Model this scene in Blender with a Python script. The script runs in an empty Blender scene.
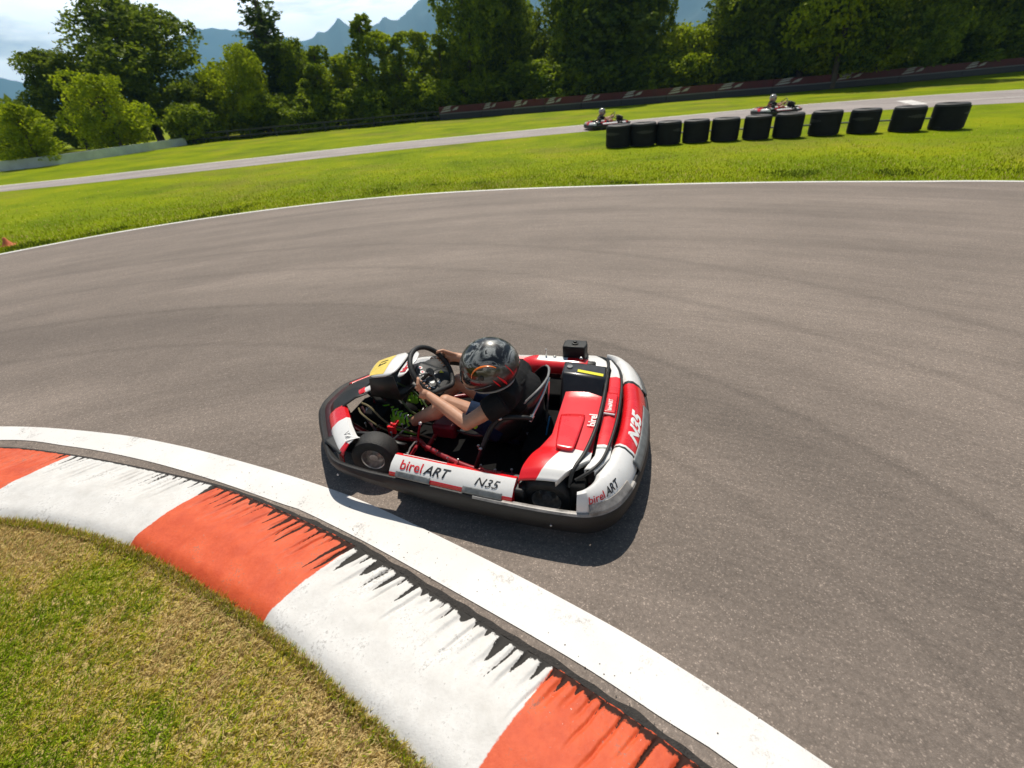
import bpy, bmesh, math, random
import numpy as np
from mathutils import Vector, Matrix, noise as mnoise
R = math.radians
rng = np.random.default_rng(7)
random.seed(7)
scene = bpy.context.scene
COL = scene.collection

# ------------------------------------------------------------------ helpers
def link(o, parent=None):
    COL.objects.link(o)
    if parent is not None:
        o.parent = parent
    return o

def tag(o, label=None, cat=None, group=None, kind=None):
    if label: o['label'] = label
    if cat: o['category'] = cat
    if group: o['group'] = group
    if kind: o['kind'] = kind
    return o

def empty(name, loc=(0, 0, 0), rz=0):
    o = bpy.data.objects.new(name, None)
    o.empty_display_size = .2
    o.location = loc
    o.rotation_euler = (0, 0, rz)
    return link(o)

def copy_tree(o, parent=None):
    c = o.copy()
    COL.objects.link(c)
    c.parent = parent
    for ch in list(o.children):
        copy_tree(ch, c)
    return c

def catmull(pts, n=8, closed=False):
    pts = [np.array(p, float) for p in pts]
    out = []
    m = len(pts)
    rngi = range(m) if closed else range(m - 1)
    for i in rngi:
        if closed:
            p0, p1, p2, p3 = pts[(i-1) % m], pts[i], pts[(i+1) % m], pts[(i+2) % m]
        else:
            p1, p2 = pts[i], pts[i+1]
            p0 = pts[i-1] if i > 0 else 2*p1 - p2
            p3 = pts[i+2] if i+2 < m else 2*p2 - p1
        for k in range(n):
            t = k/n
            out.append(.5*((2*p1) + (-p0+p2)*t + (2*p0-5*p1+4*p2-p3)*t*t + (-p0+3*p1-3*p2+p3)*t**3))
    if not closed:
        out.append(pts[-1])
    return out

class MB:
    def __init__(s):
        s.v = []; s.f = []; s.m = []
    def add(s, vs, fs, mi=0):
        b = len(s.v)
        s.v += [tuple(float(c) for c in p) for p in vs]
        s.f += [tuple(b+i for i in f) for f in fs]
        s.m += ([mi]*len(fs) if isinstance(mi, int) else list(mi))
        return s
    def box(s, c, d, rot=None, mi=0, taper=1.0):
        c = Vector(c); x, y, z = [k/2 for k in d]
        vs = []
        for sx, sy, sz in ((-1,-1,-1),(1,-1,-1),(1,1,-1),(-1,1,-1),(-1,-1,1),(1,-1,1),(1,1,1),(-1,1,1)):
            t = taper if sz > 0 else 1
            p = Vector((sx*x*t, sy*y*t, sz*z))
            if rot is not None: p = rot @ p
            vs.append(c+p)
        return s.add(vs, [(0,3,2,1),(4,5,6,7),(0,1,5,4),(1,2,6,5),(2,3,7,6),(3,0,4,7)], mi)
    def tube(s, pts, r, n=10, closed=False, mi=0, smooth=0, flat=1.0):
        if smooth: pts = catmull(pts, smooth, closed)
        pts = [Vector(p) for p in pts]
        m = len(pts)
        if not hasattr(r, '__len__'): rr = [r]*m
        elif len(r) == m: rr = list(r)
        else:
            rr = [float(np.interp(i/(m-1), np.linspace(0, 1, len(r)), r)) for i in range(m)]
        vs = []; up = None
        for i, p in enumerate(pts):
            a = pts[(i-1) % m] if (closed or i > 0) else p
            b = pts[(i+1) % m] if (closed or i < m-1) else p
            t = (b-a)
            if t.length < 1e-9: t = Vector((0, 0, 1))
            t.normalize()
            if up is None:
                up = Vector((0, 0, 1)) if abs(t.z) < .9 else Vector((1, 0, 0))
            u = (up - t*up.dot(t))
            if u.length < 1e-6: u = t.orthogonal()
            u.normalize(); w = t.cross(u); up = u
            for k in range(n):
                an = 2*math.pi*k/n
                vs.append(p + (u*math.cos(an)*flat + w*math.sin(an))*rr[i])
        fs = []
        for i in range(m if closed else m-1):
            j = (i+1) % m
            for k in range(n):
                l = (k+1) % n
                fs.append((i*n+k, i*n+l, j*n+l, j*n+k))
        if not closed:
            fs.append(tuple(range(n-1, -1, -1)))
            fs.append(tuple((m-1)*n+k for k in range(n)))
        return s.add(vs, fs, mi)
    def ell(s, c, rad, rot=None, nu=16, nv=10, mi=0):
        c = Vector(c); vs = [];
        for j in range(1, nv):
            th = math.pi*j/nv
            for i in range(nu):
                ph = 2*math.pi*i/nu
                p = Vector((rad[0]*math.sin(th)*math.cos(ph), rad[1]*math.sin(th)*math.sin(ph), rad[2]*math.cos(th)))
                if rot is not None: p = rot @ p
                vs.append(c+p)
        t = Vector((0, 0, rad[2])); b = -t
        if rot is not None: t = rot @ t; b = rot @ b
        vs += [c+t, c+b]
        T = len(vs)-2; B = T+1; fs = []
        for i in range(nu):
            k = (i+1) % nu
            fs.append((T, i, k)); fs.append((B, (nv-2)*nu+k, (nv-2)*nu+i))
            for j in range(nv-2):
                fs.append((j*nu+i, (j+1)*nu+i, (j+1)*nu+k, j*nu+k))
        return s.add(vs, fs, mi)
    def grid(s, rows, mi=0, closed_u=False, closed_v=False, cap=False):
        nr = len(rows); nc = len(rows[0]); vs = [p for r_ in rows for p in r_]; fs = []; ms = []
        for i in range(nr if closed_u else nr-1):
            for j in range(nc if closed_v else nc-1):
                i2 = (i+1) % nr; j2 = (j+1) % nc
                fs.append((i*nc+j, i*nc+j2, i2*nc+j2, i2*nc+j))
                ms.append(mi(i, j) if callable(mi) else mi)
        if cap:
            fs.append(tuple(range(nc-1, -1, -1))); fs.append(tuple((nr-1)*nc+k for k in range(nc)))
            ms += [ms[0], ms[-1]]
        return s.add(vs, fs, ms)
    def lathe(s, prof, mat, n=32, mi=0):
        # prof: (radius, axial) list, revolve about local z; mat: Matrix to place
        rows = []
        for k in range(n):
            a = 2*math.pi*k/n
            rows.append([mat @ Vector((r_*math.cos(a), r_*math.sin(a), z)) for r_, z in prof])
        return s.grid(rows, mi, closed_u=True)
    def prism(s, poly, z0, z1, mi=0, M=None):
        n = len(poly)
        vs = [Vector((p[0], p[1], z0)) for p in poly] + [Vector((p[0], p[1], z1)) for p in poly]
        if M is not None: vs = [M @ v for v in vs]
        fs = [tuple(range(n-1, -1, -1)), tuple(range(n, 2*n))] + [(i, (i+1) % n, n+(i+1) % n, n+i) for i in range(n)]
        return s.add(vs, fs, mi)
    def build(s, name, mats, parent=None, smooth=True, bevel=0, off=(0, 0, 0), recalc=True, solid=0, sub=0, auto=True):
        me = bpy.data.meshes.new(name)
        vs = s.v if off == (0, 0, 0) else [(a-off[0], b-off[1], c-off[2]) for a, b, c in s.v]
        me.from_pydata(vs, [], s.f)
        if not isinstance(mats, (list, tuple)): mats = [mats]
        for m in mats: me.materials.append(m)
        me.polygons.foreach_set('material_index', s.m)
        if recalc:
            bm = bmesh.new(); bm.from_mesh(me)
            bmesh.ops.recalc_face_normals(bm, faces=bm.faces)
            bm.to_mesh(me); bm.free()
        if smooth:
            me.polygons.foreach_set('use_smooth', [True]*len(me.polygons))
            if auto: me.set_sharp_from_angle(angle=R(38))
        me.update()
        o = bpy.data.objects.new(name, me)
        link(o, parent)
        if sub:
            md = o.modifiers.new('sub', 'SUBSURF'); md.levels = md.render_levels = sub
        if solid:
            md = o.modifiers.new('solid', 'SOLIDIFY'); md.thickness = solid; md.offset = 0
        if bevel:
            md = o.modifiers.new('bevel', 'BEVEL'); md.width = bevel; md.segments = 2; md.limit_method = 'ANGLE'; md.angle_limit = R(40)
        return o

def split_build(mb, name, mats, parent, **kw):
    """one object per connected piece"""
    par = list(range(len(mb.v)))
    def find(a):
        while par[a] != a: par[a] = par[par[a]]; a = par[a]
        return a
    for f in mb.f:
        for k in f[1:]:
            ra, rb = find(f[0]), find(k)
            if ra != rb: par[rb] = ra
    groups = {}
    for f, m_ in zip(mb.f, mb.m): groups.setdefault(find(f[0]), []).append((f, m_))
    out = []
    ml = mats if isinstance(mats, (list, tuple)) else [mats]
    for fs in groups.values():
        q = MB(); ids = sorted({i for f, _ in fs for i in f}); mp_ = {i: k for k, i in enumerate(ids)}
        mi_used = fs[0][1]
        q.add([mb.v[i] for i in ids], [tuple(mp_[i] for i in f) for f, _ in fs], 0)
        out.append(q.build(name, ml[mi_used], parent, **kw))
    return out

def tmesh(text, size, shear=0.0, bold=0.0, squash=1.0):
    cu = bpy.data.curves.new('t', 'FONT')
    cu.body = text; cu.size = size; cu.shear = shear; cu.offset = bold; cu.fill_mode = 'FRONT'; cu.resolution_u = 3
    o = bpy.data.objects.new('t', cu); COL.objects.link(o)
    dg = bpy.context.evaluated_depsgraph_get(); dg.update()
    me = bpy.data.meshes.new_from_object(o.evaluated_get(dg))
    COL.objects.unlink(o); bpy.data.objects.remove(o)
    bm = bmesh.new(); bm.from_mesh(me)
    bmesh.ops.triangulate(bm, faces=bm.faces)
    bmesh.ops.subdivide_edges(bm, edges=[e for e in bm.edges if e.calc_length() > size*.25], cuts=2)
    bmesh.ops.triangulate(bm, faces=bm.faces)
    V = [(v.co.x*squash, v.co.y) for v in bm.verts]; F = [tuple(v.index for v in f.verts) for f in bm.faces]
    bm.free(); bpy.data.meshes.remove(me)
    w = max(v[0] for v in V)
    return V, F, w

# ------------------------------------------------------------------ materials
def mat(name, col, rough=.5, metal=0, var=0.0, vs=6.0, bump=0.0, bs=60.0, coat=0.0, spec=.5, stretch=None, dirt=0.0, emis=None):
    m = bpy.data.materials.new(name); m.use_nodes = True
    nt = m.node_tree; b = nt.nodes['Principled BSDF']
    b.inputs['Roughness'].default_value = rough; b.inputs['Metallic'].default_value = metal
    b.inputs['Specular IOR Level'].default_value = spec
    b.inputs['Coat Weight'].default_value = coat; b.inputs['Coat Roughness'].default_value = .12
    tc = nt.nodes.new('ShaderNodeTexCoord')
    src = tc.outputs['Object']
    if stretch:
        mp = nt.nodes.new('ShaderNodeMapping'); mp.inputs['Scale'].default_value = stretch
        nt.links.new(src, mp.inputs['Vector']); src = mp.outputs[0]
    c = (*col, 1)
    if var > 0 or dirt > 0:
        n = nt.nodes.new('ShaderNodeTexNoise'); n.inputs['Scale'].default_value = vs; n.inputs['Detail'].default_value = 6; n.inputs['Roughness'].default_value = .65
        nt.links.new(src, n.inputs['Vector'])
        r = nt.nodes.new('ShaderNodeValToRGB')
        r.color_ramp.elements[0].position = .3; r.color_ramp.elements[1].position = .7
        r.color_ramp.elements[0].color = tuple(max(0, k*(1-var)) for k in col)+(1,)
        r.color_ramp.elements[1].color = tuple(min(1, k*(1+var)) for k in col)+(1,)
        nt.links.new(n.outputs['Fac'], r.inputs['Fac'])
        out = r.outputs['Color']
        if dirt > 0:
            n2 = nt.nodes.new('ShaderNodeTexNoise'); n2.inputs['Scale'].default_value = 34; n2.inputs['Detail'].default_value = 8; n2.inputs['Roughness'].default_value = .75
            nt.links.new(src, n2.inputs['Vector'])
            r2 = nt.nodes.new('ShaderNodeMapRange'); r2.inputs[1].default_value = .56; r2.inputs[2].default_value = .72; r2.inputs[4].default_value = dirt
            nt.links.new(n2.outputs['Fac'], r2.inputs[0])
            mx = nt.nodes.new('ShaderNodeMix'); mx.data_type = 'RGBA'
            nt.links.new(r2.outputs[0], mx.inputs['Factor']); nt.links.new(out, mx.inputs[6]); mx.inputs[7].default_value = (.05, .045, .04, 1)
            out = mx.outputs[2]
        nt.links.new(out, b.inputs['Base Color'])
        mr = nt.nodes.new('ShaderNodeMapRange'); mr.inputs[3].default_value = max(0, rough-.1); mr.inputs[4].default_value = min(1, rough+.15)
        nt.links.new(n.outputs['Fac'], mr.inputs[0]); nt.links.new(mr.outputs[0], b.inputs['Roughness'])
    else:
        b.inputs['Base Color'].default_value = c
    if bump > 0:
        n3 = nt.nodes.new('ShaderNodeTexNoise'); n3.inputs['Scale'].default_value = bs; n3.inputs['Detail'].default_value = 4
        nt.links.new(src, n3.inputs['Vector'])
        bp = nt.nodes.new('ShaderNodeBump'); bp.inputs['Strength'].default_value = bump; bp.inputs['Distance'].default_value = .01
        nt.links.new(n3.outputs['Fac'], bp.inputs['Height']); nt.links.new(bp.outputs[0], b.inputs['Normal'])
    return m

M = {}
M['black'] = mat('black_plastic', (.018, .018, .018), .45, var=.4, vs=20, bump=.1, bs=200, spec=.4)
M['matte'] = mat('matte_black', (.010, .010, .010), .9, var=.5, vs=12, spec=.1)
M['bumper'] = mat('bumper_plastic', (.011, .0102, .010), .5, var=.5, vs=14, bump=.15, bs=120, stretch=(1, 1, 4))
M['lip'] = mat('worn_lip', (.30, .28, .26), .4, var=.5, vs=18)
M['red'] = mat('red_plastic', (.76, .014, .020), .25, var=.1, vs=6, coat=.6, dirt=.10)
M['dred'] = mat('dark_red_tube', (.26, .012, .02), .3, var=.3, vs=20, coat=.5)
M['maroon'] = mat('maroon_plastic', (.05, .012, .014), .4, var=.4, vs=20)
M['white'] = mat('white_plastic', (.80, .79, .77), .3, var=.04, vs=8, coat=.4, dirt=.16)
M['textred'] = mat('red_sticker', (.60, .01, .02), .35)
M['textblk'] = mat('black_sticker', (.02, .02, .02), .35)
M['textwht'] = mat('white_sticker', (.82, .82, .8), .35)
M['yellow'] = mat('yellow_sticker', (.84, .64, .14), .35, var=.06, vs=20, dirt=.1)
M['vyellow'] = mat('bright_yellow', (.80, .72, .02), .35)
M['grey'] = mat('grey_plate', (.20, .21, .21), .4, metal=.3, var=.3, vs=30)
M['silver'] = mat('steel', (.62, .62, .60), .3, metal=.9, var=.2, vs=30)
M['rim'] = mat('rim_metal', (.48, .47, .45), .35, metal=.85, var=.4, vs=25)
M['tyre'] = mat('tyre_rubber', (.022, .021, .02), .62, var=.5, vs=25, bump=.3, bs=150)
M['seat'] = mat('seat_shell', (.012, .012, .012), .35, var=.4, vs=15, coat=.2)
M['seatrim'] = mat('seat_rim', (.24, .24, .24), .35, var=.3, vs=20)
M['tank'] = mat('fuel_tank', (.012, .012, .014), .3, var=.3, vs=12, coat=.3)
M['skin'] = mat('skin', (.52, .27, .17), .5, var=.14, vs=18, bump=.05, bs=200)
M['shirt'] = mat('black_cotton', (.012, .012, .013), .85, var=.4, vs=14, bump=.5, bs=22, spec=.2)
M['shorts'] = mat('blue_cotton', (.008, .020, .052), .85, var=.3, vs=14, bump=.3, bs=60, spec=.2)
M['shoe'] = mat('shoe_black', (.012, .012, .013), .55, var=.4, vs=40)
M['neon'] = mat('neon_green', (.32, .82, .03), .5, var=.4, vs=60)
M['grip'] = mat('wheel_grip', (.02, .02, .02), .55, var=.4, vs=40, bump=.3, bs=200)
M['orange'] = mat('orange_stripe', (.75, .17, .01), .3, coat=.6)
M['visor'] = mat('dark_visor', (.01, .01, .012), .12, coat=.4)
M['blue'] = mat('blue_hose', (.02, .2, .4), .4)

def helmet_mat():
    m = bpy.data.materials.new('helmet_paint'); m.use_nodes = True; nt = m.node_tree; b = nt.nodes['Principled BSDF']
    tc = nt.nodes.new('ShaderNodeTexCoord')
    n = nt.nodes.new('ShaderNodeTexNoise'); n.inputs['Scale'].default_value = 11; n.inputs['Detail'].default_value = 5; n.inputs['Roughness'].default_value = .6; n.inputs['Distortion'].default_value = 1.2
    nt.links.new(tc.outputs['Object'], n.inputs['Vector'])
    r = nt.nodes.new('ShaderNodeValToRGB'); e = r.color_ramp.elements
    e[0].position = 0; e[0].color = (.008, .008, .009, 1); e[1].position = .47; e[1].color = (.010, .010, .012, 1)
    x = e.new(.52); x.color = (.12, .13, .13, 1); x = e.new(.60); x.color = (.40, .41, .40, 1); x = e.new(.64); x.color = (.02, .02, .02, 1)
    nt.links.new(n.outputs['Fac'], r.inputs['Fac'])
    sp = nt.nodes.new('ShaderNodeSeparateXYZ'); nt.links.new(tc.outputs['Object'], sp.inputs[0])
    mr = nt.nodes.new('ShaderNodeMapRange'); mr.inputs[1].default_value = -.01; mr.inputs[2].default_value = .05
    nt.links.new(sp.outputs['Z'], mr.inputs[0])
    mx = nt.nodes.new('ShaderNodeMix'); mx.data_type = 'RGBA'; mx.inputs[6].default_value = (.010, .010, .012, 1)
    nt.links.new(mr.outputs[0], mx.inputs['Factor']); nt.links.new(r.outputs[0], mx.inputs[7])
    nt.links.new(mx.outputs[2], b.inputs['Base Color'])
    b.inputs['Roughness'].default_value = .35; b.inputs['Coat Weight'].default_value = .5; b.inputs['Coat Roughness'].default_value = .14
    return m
M['helmet'] = helmet_mat()
M['helmet_white'] = mat('white_helmet_paint', (.38, .38, .38), .25, coat=.8)

# ------------------------------------------------------------------ camera
H = 1.899
camd = bpy.data.cameras.new('camera'); cam = bpy.data.objects.new('camera', camd); COL.objects.link(cam)
f_px = 470.; yh = 88.; sl = -.085
roll = math.atan(sl); dd = (384-yh)*math.cos(roll); pit = -math.atan(dd/f_px)
fw = Vector((0, math.cos(pit), math.sin(pit))); sx = Vector((1, 0, 0)); uu = sx.cross(fw); rr_ = -roll
s2 = math.cos(rr_)*sx - math.sin(rr_)*uu; u2 = math.sin(rr_)*sx + math.cos(rr_)*uu
mw = Matrix.Identity(4)
for i in range(3):
    mw[i][0] = s2[i]; mw[i][1] = u2[i]; mw[i][2] = -fw[i]
mw[0][3], mw[1][3], mw[2][3] = 0, 0, H
cam.matrix_world = mw
camd.sensor_width = 36; camd.lens = f_px/1024*36; camd.clip_start = .05; camd.clip_end = 20000
camd.dof.use_dof = True; camd.dof.focus_distance = 2.35; camd.dof.aperture_fstop = 2.2
scene.camera = cam

# ------------------------------------------------------------------ sky, sun
SUN_EL = 60; SUN_AZ = 3   # azimuth clockwise from +Y
w = bpy.data.worlds.new('World'); scene.world = w; w.use_nodes = True
nt = w.node_tree; bg = nt.nodes['Background']
sky = nt.nodes.new('ShaderNodeTexSky'); sky.sky_type = 'NISHITA'; sky.sun_disc = False
sky.sun_elevation = R(SUN_EL); sky.sun_rotation = R(SUN_AZ); sky.dust_density = 1.5; sky.air_density = 1.0
tc = nt.nodes.new('ShaderNodeTexCoord')
mp = nt.nodes.new('ShaderNodeMapping'); mp.inputs['Scale'].default_value = (1.6, 1.6, 6.0); mp.inputs['Location'].default_value = (.3, .1, 0)
nz = nt.nodes.new('ShaderNodeTexNoise'); nz.inputs['Scale'].default_value = 2.3; nz.inputs['Detail'].default_value = 9; nz.inputs['Roughness'].default_value = .55; nz.inputs['Distortion'].default_value = .3
cr = nt.nodes.new('ShaderNodeValToRGB'); cr.color_ramp.elements[0].position = .26; cr.color_ramp.elements[1].position = .44
cr.color_ramp.elements[0].color = (0, 0, 0, 1)
nt.links.new(tc.outputs['Generated'], mp.inputs[0]); nt.links.new(mp.outputs[0], nz.inputs['Vector']); nt.links.new(nz.outputs['Fac'], cr.inputs[0])
nz2 = nt.nodes.new('ShaderNodeTexNoise'); nz2.inputs['Scale'].default_value = 5; nz2.inputs['Detail'].default_value = 6
nt.links.new(mp.outputs[0], nz2.inputs['Vector'])
cc = nt.nodes.new('ShaderNodeValToRGB'); cc.color_ramp.elements[0].position = .3; cc.color_ramp.elements[1].position = .65
cc.color_ramp.elements[0].color = (43.0, 43.6, 43.6, 1); cc.color_ramp.elements[1].color = (56, 54.6, 53, 1)
nt.links.new(nz2.outputs['Fac'], cc.inputs[0])
mx = nt.nodes.new('ShaderNodeMix'); mx.data_type = 'RGBA'
spz = nt.nodes.new('ShaderNodeSeparateXYZ'); nt.links.new(tc.outputs['Generated'], spz.inputs[0])
hz1 = nt.nodes.new('ShaderNodeMapRange'); hz1.inputs[1].default_value = .13; hz1.inputs[2].default_value = .24; hz1.inputs[3].default_value = 1; hz1.inputs[4].default_value = .02; nt.links.new(spz.outputs['Z'], hz1.inputs[0])
hy1 = nt.nodes.new('ShaderNodeMapRange'); hy1.inputs[1].default_value = .15; hy1.inputs[2].default_value = .5; hy1.inputs[3].default_value = .25; nt.links.new(spz.outputs['Y'], hy1.inputs[0])
mm0 = nt.nodes.new('ShaderNodeMath'); mm0.operation = 'MULTIPLY'; nt.links.new(hz1.outputs[0], mm0.inputs[0]); nt.links.new(hy1.outputs[0], mm0.inputs[1]); hz1 = mm0
mm1 = nt.nodes.new('ShaderNodeMath'); mm1.operation = 'MULTIPLY'; nt.links.new(cr.outputs[0], mm1.inputs[0]); nt.links.new(hz1.outputs[0], mm1.inputs[1])
nt.links.new(mm1.outputs[0], mx.inputs['Factor']); nt.links.new(sky.outputs[0], mx.inputs[6]); nt.links.new(cc.outputs[0], mx.inputs[7])
nt.links.new(mx.outputs[2], bg.inputs['Color']); bg.inputs['Strength'].default_value = .05

ld = bpy.data.lights.new('sun', 'SUN'); ld.energy = 5.0; ld.angle = R(.55); ld.color = (1, .93, .82)
sun = bpy.data.objects.new('sun', ld); COL.objects.link(sun)
sd = Vector((math.sin(R(SUN_AZ))*math.cos(R(SUN_EL)), math.cos(R(SUN_AZ))*math.cos(R(SUN_EL)), math.sin(R(SUN_EL))))
sun.rotation_euler = sd.to_track_quat('Z', 'Y').to_euler()
scene.view_settings.view_transform = 'Standard'; scene.view_settings.look = 'None'; scene.view_settings.gamma = 1
scene.view_settings.exposure = .12
scene.cycles.use_denoising = True
scene.cycles.max_bounces = 6; scene.cycles.volume_bounces = 0; scene.cycles.transparent_max_bounces = 8
scene.cycles.volume_max_steps = 64

# ------------------------------------------------------------------ ground materials
TC = (-1.1, -2.4)      # centre of the bend
def polar(nt, src):
    sub = nt.nodes.new('ShaderNodeVectorMath'); sub.operation = 'SUBTRACT'; sub.inputs[1].default_value = (TC[0], TC[1], 0)
    nt.links.new(src, sub.inputs[0])
    sp = nt.nodes.new('ShaderNodeSeparateXYZ'); nt.links.new(sub.outputs[0], sp.inputs[0])
    at = nt.nodes.new('ShaderNodeMath'); at.operation = 'ARCTAN2'
    nt.links.new(sp.outputs['Y'], at.inputs[0]); nt.links.new(sp.outputs['X'], at.inputs[1])
    ln = nt.nodes.new('ShaderNodeVectorMath'); ln.operation = 'LENGTH'; nt.links.new(sub.outputs[0], ln.inputs[0])
    cb = nt.nodes.new('ShaderNodeCombineXYZ'); nt.links.new(ln.outputs['Value'], cb.inputs[0]); nt.links.new(at.outputs[0], cb.inputs[1])
    return cb.outputs[0], ln.outputs['Value'], at.outputs[0]

def N_(nt, t, **kw):
    n = nt.nodes.new(t)
    for k, v in kw.items():
        if k in n.inputs: n.inputs[k].default_value = v
        else: setattr(n, k, v)
    return n

def asphalt_mat(name, base, tint=1.0):
    m = bpy.data.materials.new(name); m.use_nodes = True; nt = m.node_tree; b = nt.nodes['Principled BSDF']
    tc = nt.nodes.new('ShaderNodeTexCoord'); src = tc.outputs['Object']
    pol, rad, ang = polar(nt, src)
    # stones
    vo = N_(nt, 'ShaderNodeTexVoronoi', Scale=170.0, Randomness=1.0); nt.links.new(src, vo.inputs['Vector'])
    n1 = N_(nt, 'ShaderNodeTexNoise', Scale=60.0, Detail=5.0, Roughness=.7); nt.links.new(src, n1.inputs['Vector'])
    n2 = N_(nt, 'ShaderNodeTexNoise', Scale=.55, Detail=5.0, Roughness=.6); nt.links.new(src, n2.inputs['Vector'])
    # streaks laid by tyres along the bend
    mp = N_(nt, 'ShaderNodeMapping'); mp.inputs['Scale'].default_value = (1.1, 1.0, 1); nt.links.new(pol, mp.inputs[0])
    n3 = N_(nt, 'ShaderNodeTexNoise', Scale=1.5, Detail=5.0, Roughness=.6, Distortion=.2); nt.links.new(mp.outputs[0], n3.inputs['Vector'])
    mp2 = N_(nt, 'ShaderNodeMapping'); mp2.inputs['Scale'].default_value = (16, 7, 1); nt.links.new(pol, mp2.inputs[0])
    n4 = N_(nt, 'ShaderNodeTexNoise', Scale=2.2, Detail=6.0, Roughness=.65); nt.links.new(mp2.outputs[0], n4.inputs['Vector'])
    r1 = N_(nt, 'ShaderNodeMapRange'); r1.inputs[1].default_value = .3; r1.inputs[2].default_value = .7; r1.inputs[3].default_value = .72; r1.inputs[4].default_value = 1.22
    nt.links.new(n1.outputs['Fac'], r1.inputs[0])
    r3 = N_(nt, 'ShaderNodeMapRange'); r3.inputs[1].default_value = .34; r3.inputs[2].default_value = .6; r3.inputs[3].default_value = .78; r3.inputs[4].default_value = 1.03
    nt.links.new(n3.outputs['Fac'], r3.inputs[0])
    r4 = N_(nt, 'ShaderNodeMapRange'); r4.inputs[1].default_value = .3; r4.inputs[2].default_value = .7; r4.inputs[3].default_value = .86; r4.inputs[4].default_value = 1.12
    nt.links.new(n4.outputs['Fac'], r4.inputs[0])
    r2 = N_(nt, 'ShaderNodeMapRange'); r2.inputs[1].default_value = .3; r2.inputs[2].default_value = .7; r2.inputs[3].default_value = .88; r2.inputs[4].default_value = 1.12
    nt.links.new(n2.outputs['Fac'], r2.inputs[0])
    # light stones
    st = N_(nt, 'ShaderNodeMapRange'); st.inputs[1].default_value = .86; st.inputs[2].default_value = .97; st.inputs[3].default_value = 1.0; st.inputs[4].default_value = 1.65
    sc_ = N_(nt, 'ShaderNodeSeparateColor'); nt.links.new(vo.outputs['Color'], sc_.inputs[0]); nt.links.new(sc_.outputs[0], st.inputs[0])
    st2 = N_(nt, 'ShaderNodeMapRange'); st2.inputs[1].default_value = .0; st2.inputs[2].default_value = .55; st2.inputs[3].default_value = 1.08; st2.inputs[4].default_value = .80
    nt.links.new(vo.outputs['Distance'], st2.inputs[0])
    out = None
    def mul(a, b_):
        k = N_(nt, 'ShaderNodeMath', operation='MULTIPLY'); nt.links.new(a, k.inputs[0]); nt.links.new(b_, k.inputs[1]); return k.outputs[0]
    v = mul(mul(mul(mul(mul(r1.outputs[0], r2.outputs[0]), r3.outputs[0]), r4.outputs[0]), st.outputs[0]), st2.outputs[0])
    def M2(op, a, b_=None, c_=None):
        k = N_(nt, 'ShaderNodeMath', operation=op)
        for sk, vv in zip(k.inputs, (a, b_, c_)):
            if vv is None: continue
            if isinstance(vv, (int, float)): sk.default_value = vv
            else: nt.links.new(vv, sk)
        return k.outputs[0]
    # rubbered racing line: spirals in toward the apex, ang in radians
    rc_ = M2('MULTIPLY_ADD', ang, 2.87, 2.2)
    for off_, wid_, dep_ in ((0.0, .60, .36), (.95, .22, .12), (-1.1, .35, .16), (.42, .05, .20), (-.62, .05, .18), (1.75, .06, .16), (2.9, .07, .14), (3.0, .5, .10)):
        dl = M2('DIVIDE', M2('SUBTRACT', M2('SUBTRACT', rad, rc_), off_), wid_)
        gs = M2('EXPONENT', M2('MULTIPLY', M2('MULTIPLY', dl, dl), -1.0))
        gs = M2('MULTIPLY', gs, M2('MULTIPLY_ADD', n3.outputs['Fac'], 1.8, -.1))
        v = mul(v, M2('MULTIPLY_ADD', gs, -dep_, 1.0))
    cmb = N_(nt, 'ShaderNodeVectorMath', operation='SCALE'); cmb.inputs[0].default_value = base
    nt.links.new(v, cmb.inputs['Scale']); nt.links.new(cmb.outputs[0], b.inputs['Base Color'])
    b.inputs['Roughness'].default_value = .78; b.inputs['Specular IOR Level'].default_value = .35
    bp = N_(nt, 'ShaderNodeBump', Strength=.55, Distance=.004); nt.links.new(st2.outputs[0], bp.inputs['Height']); nt.links.new(bp.outputs[0], b.inputs['Normal'])
    return m

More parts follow.
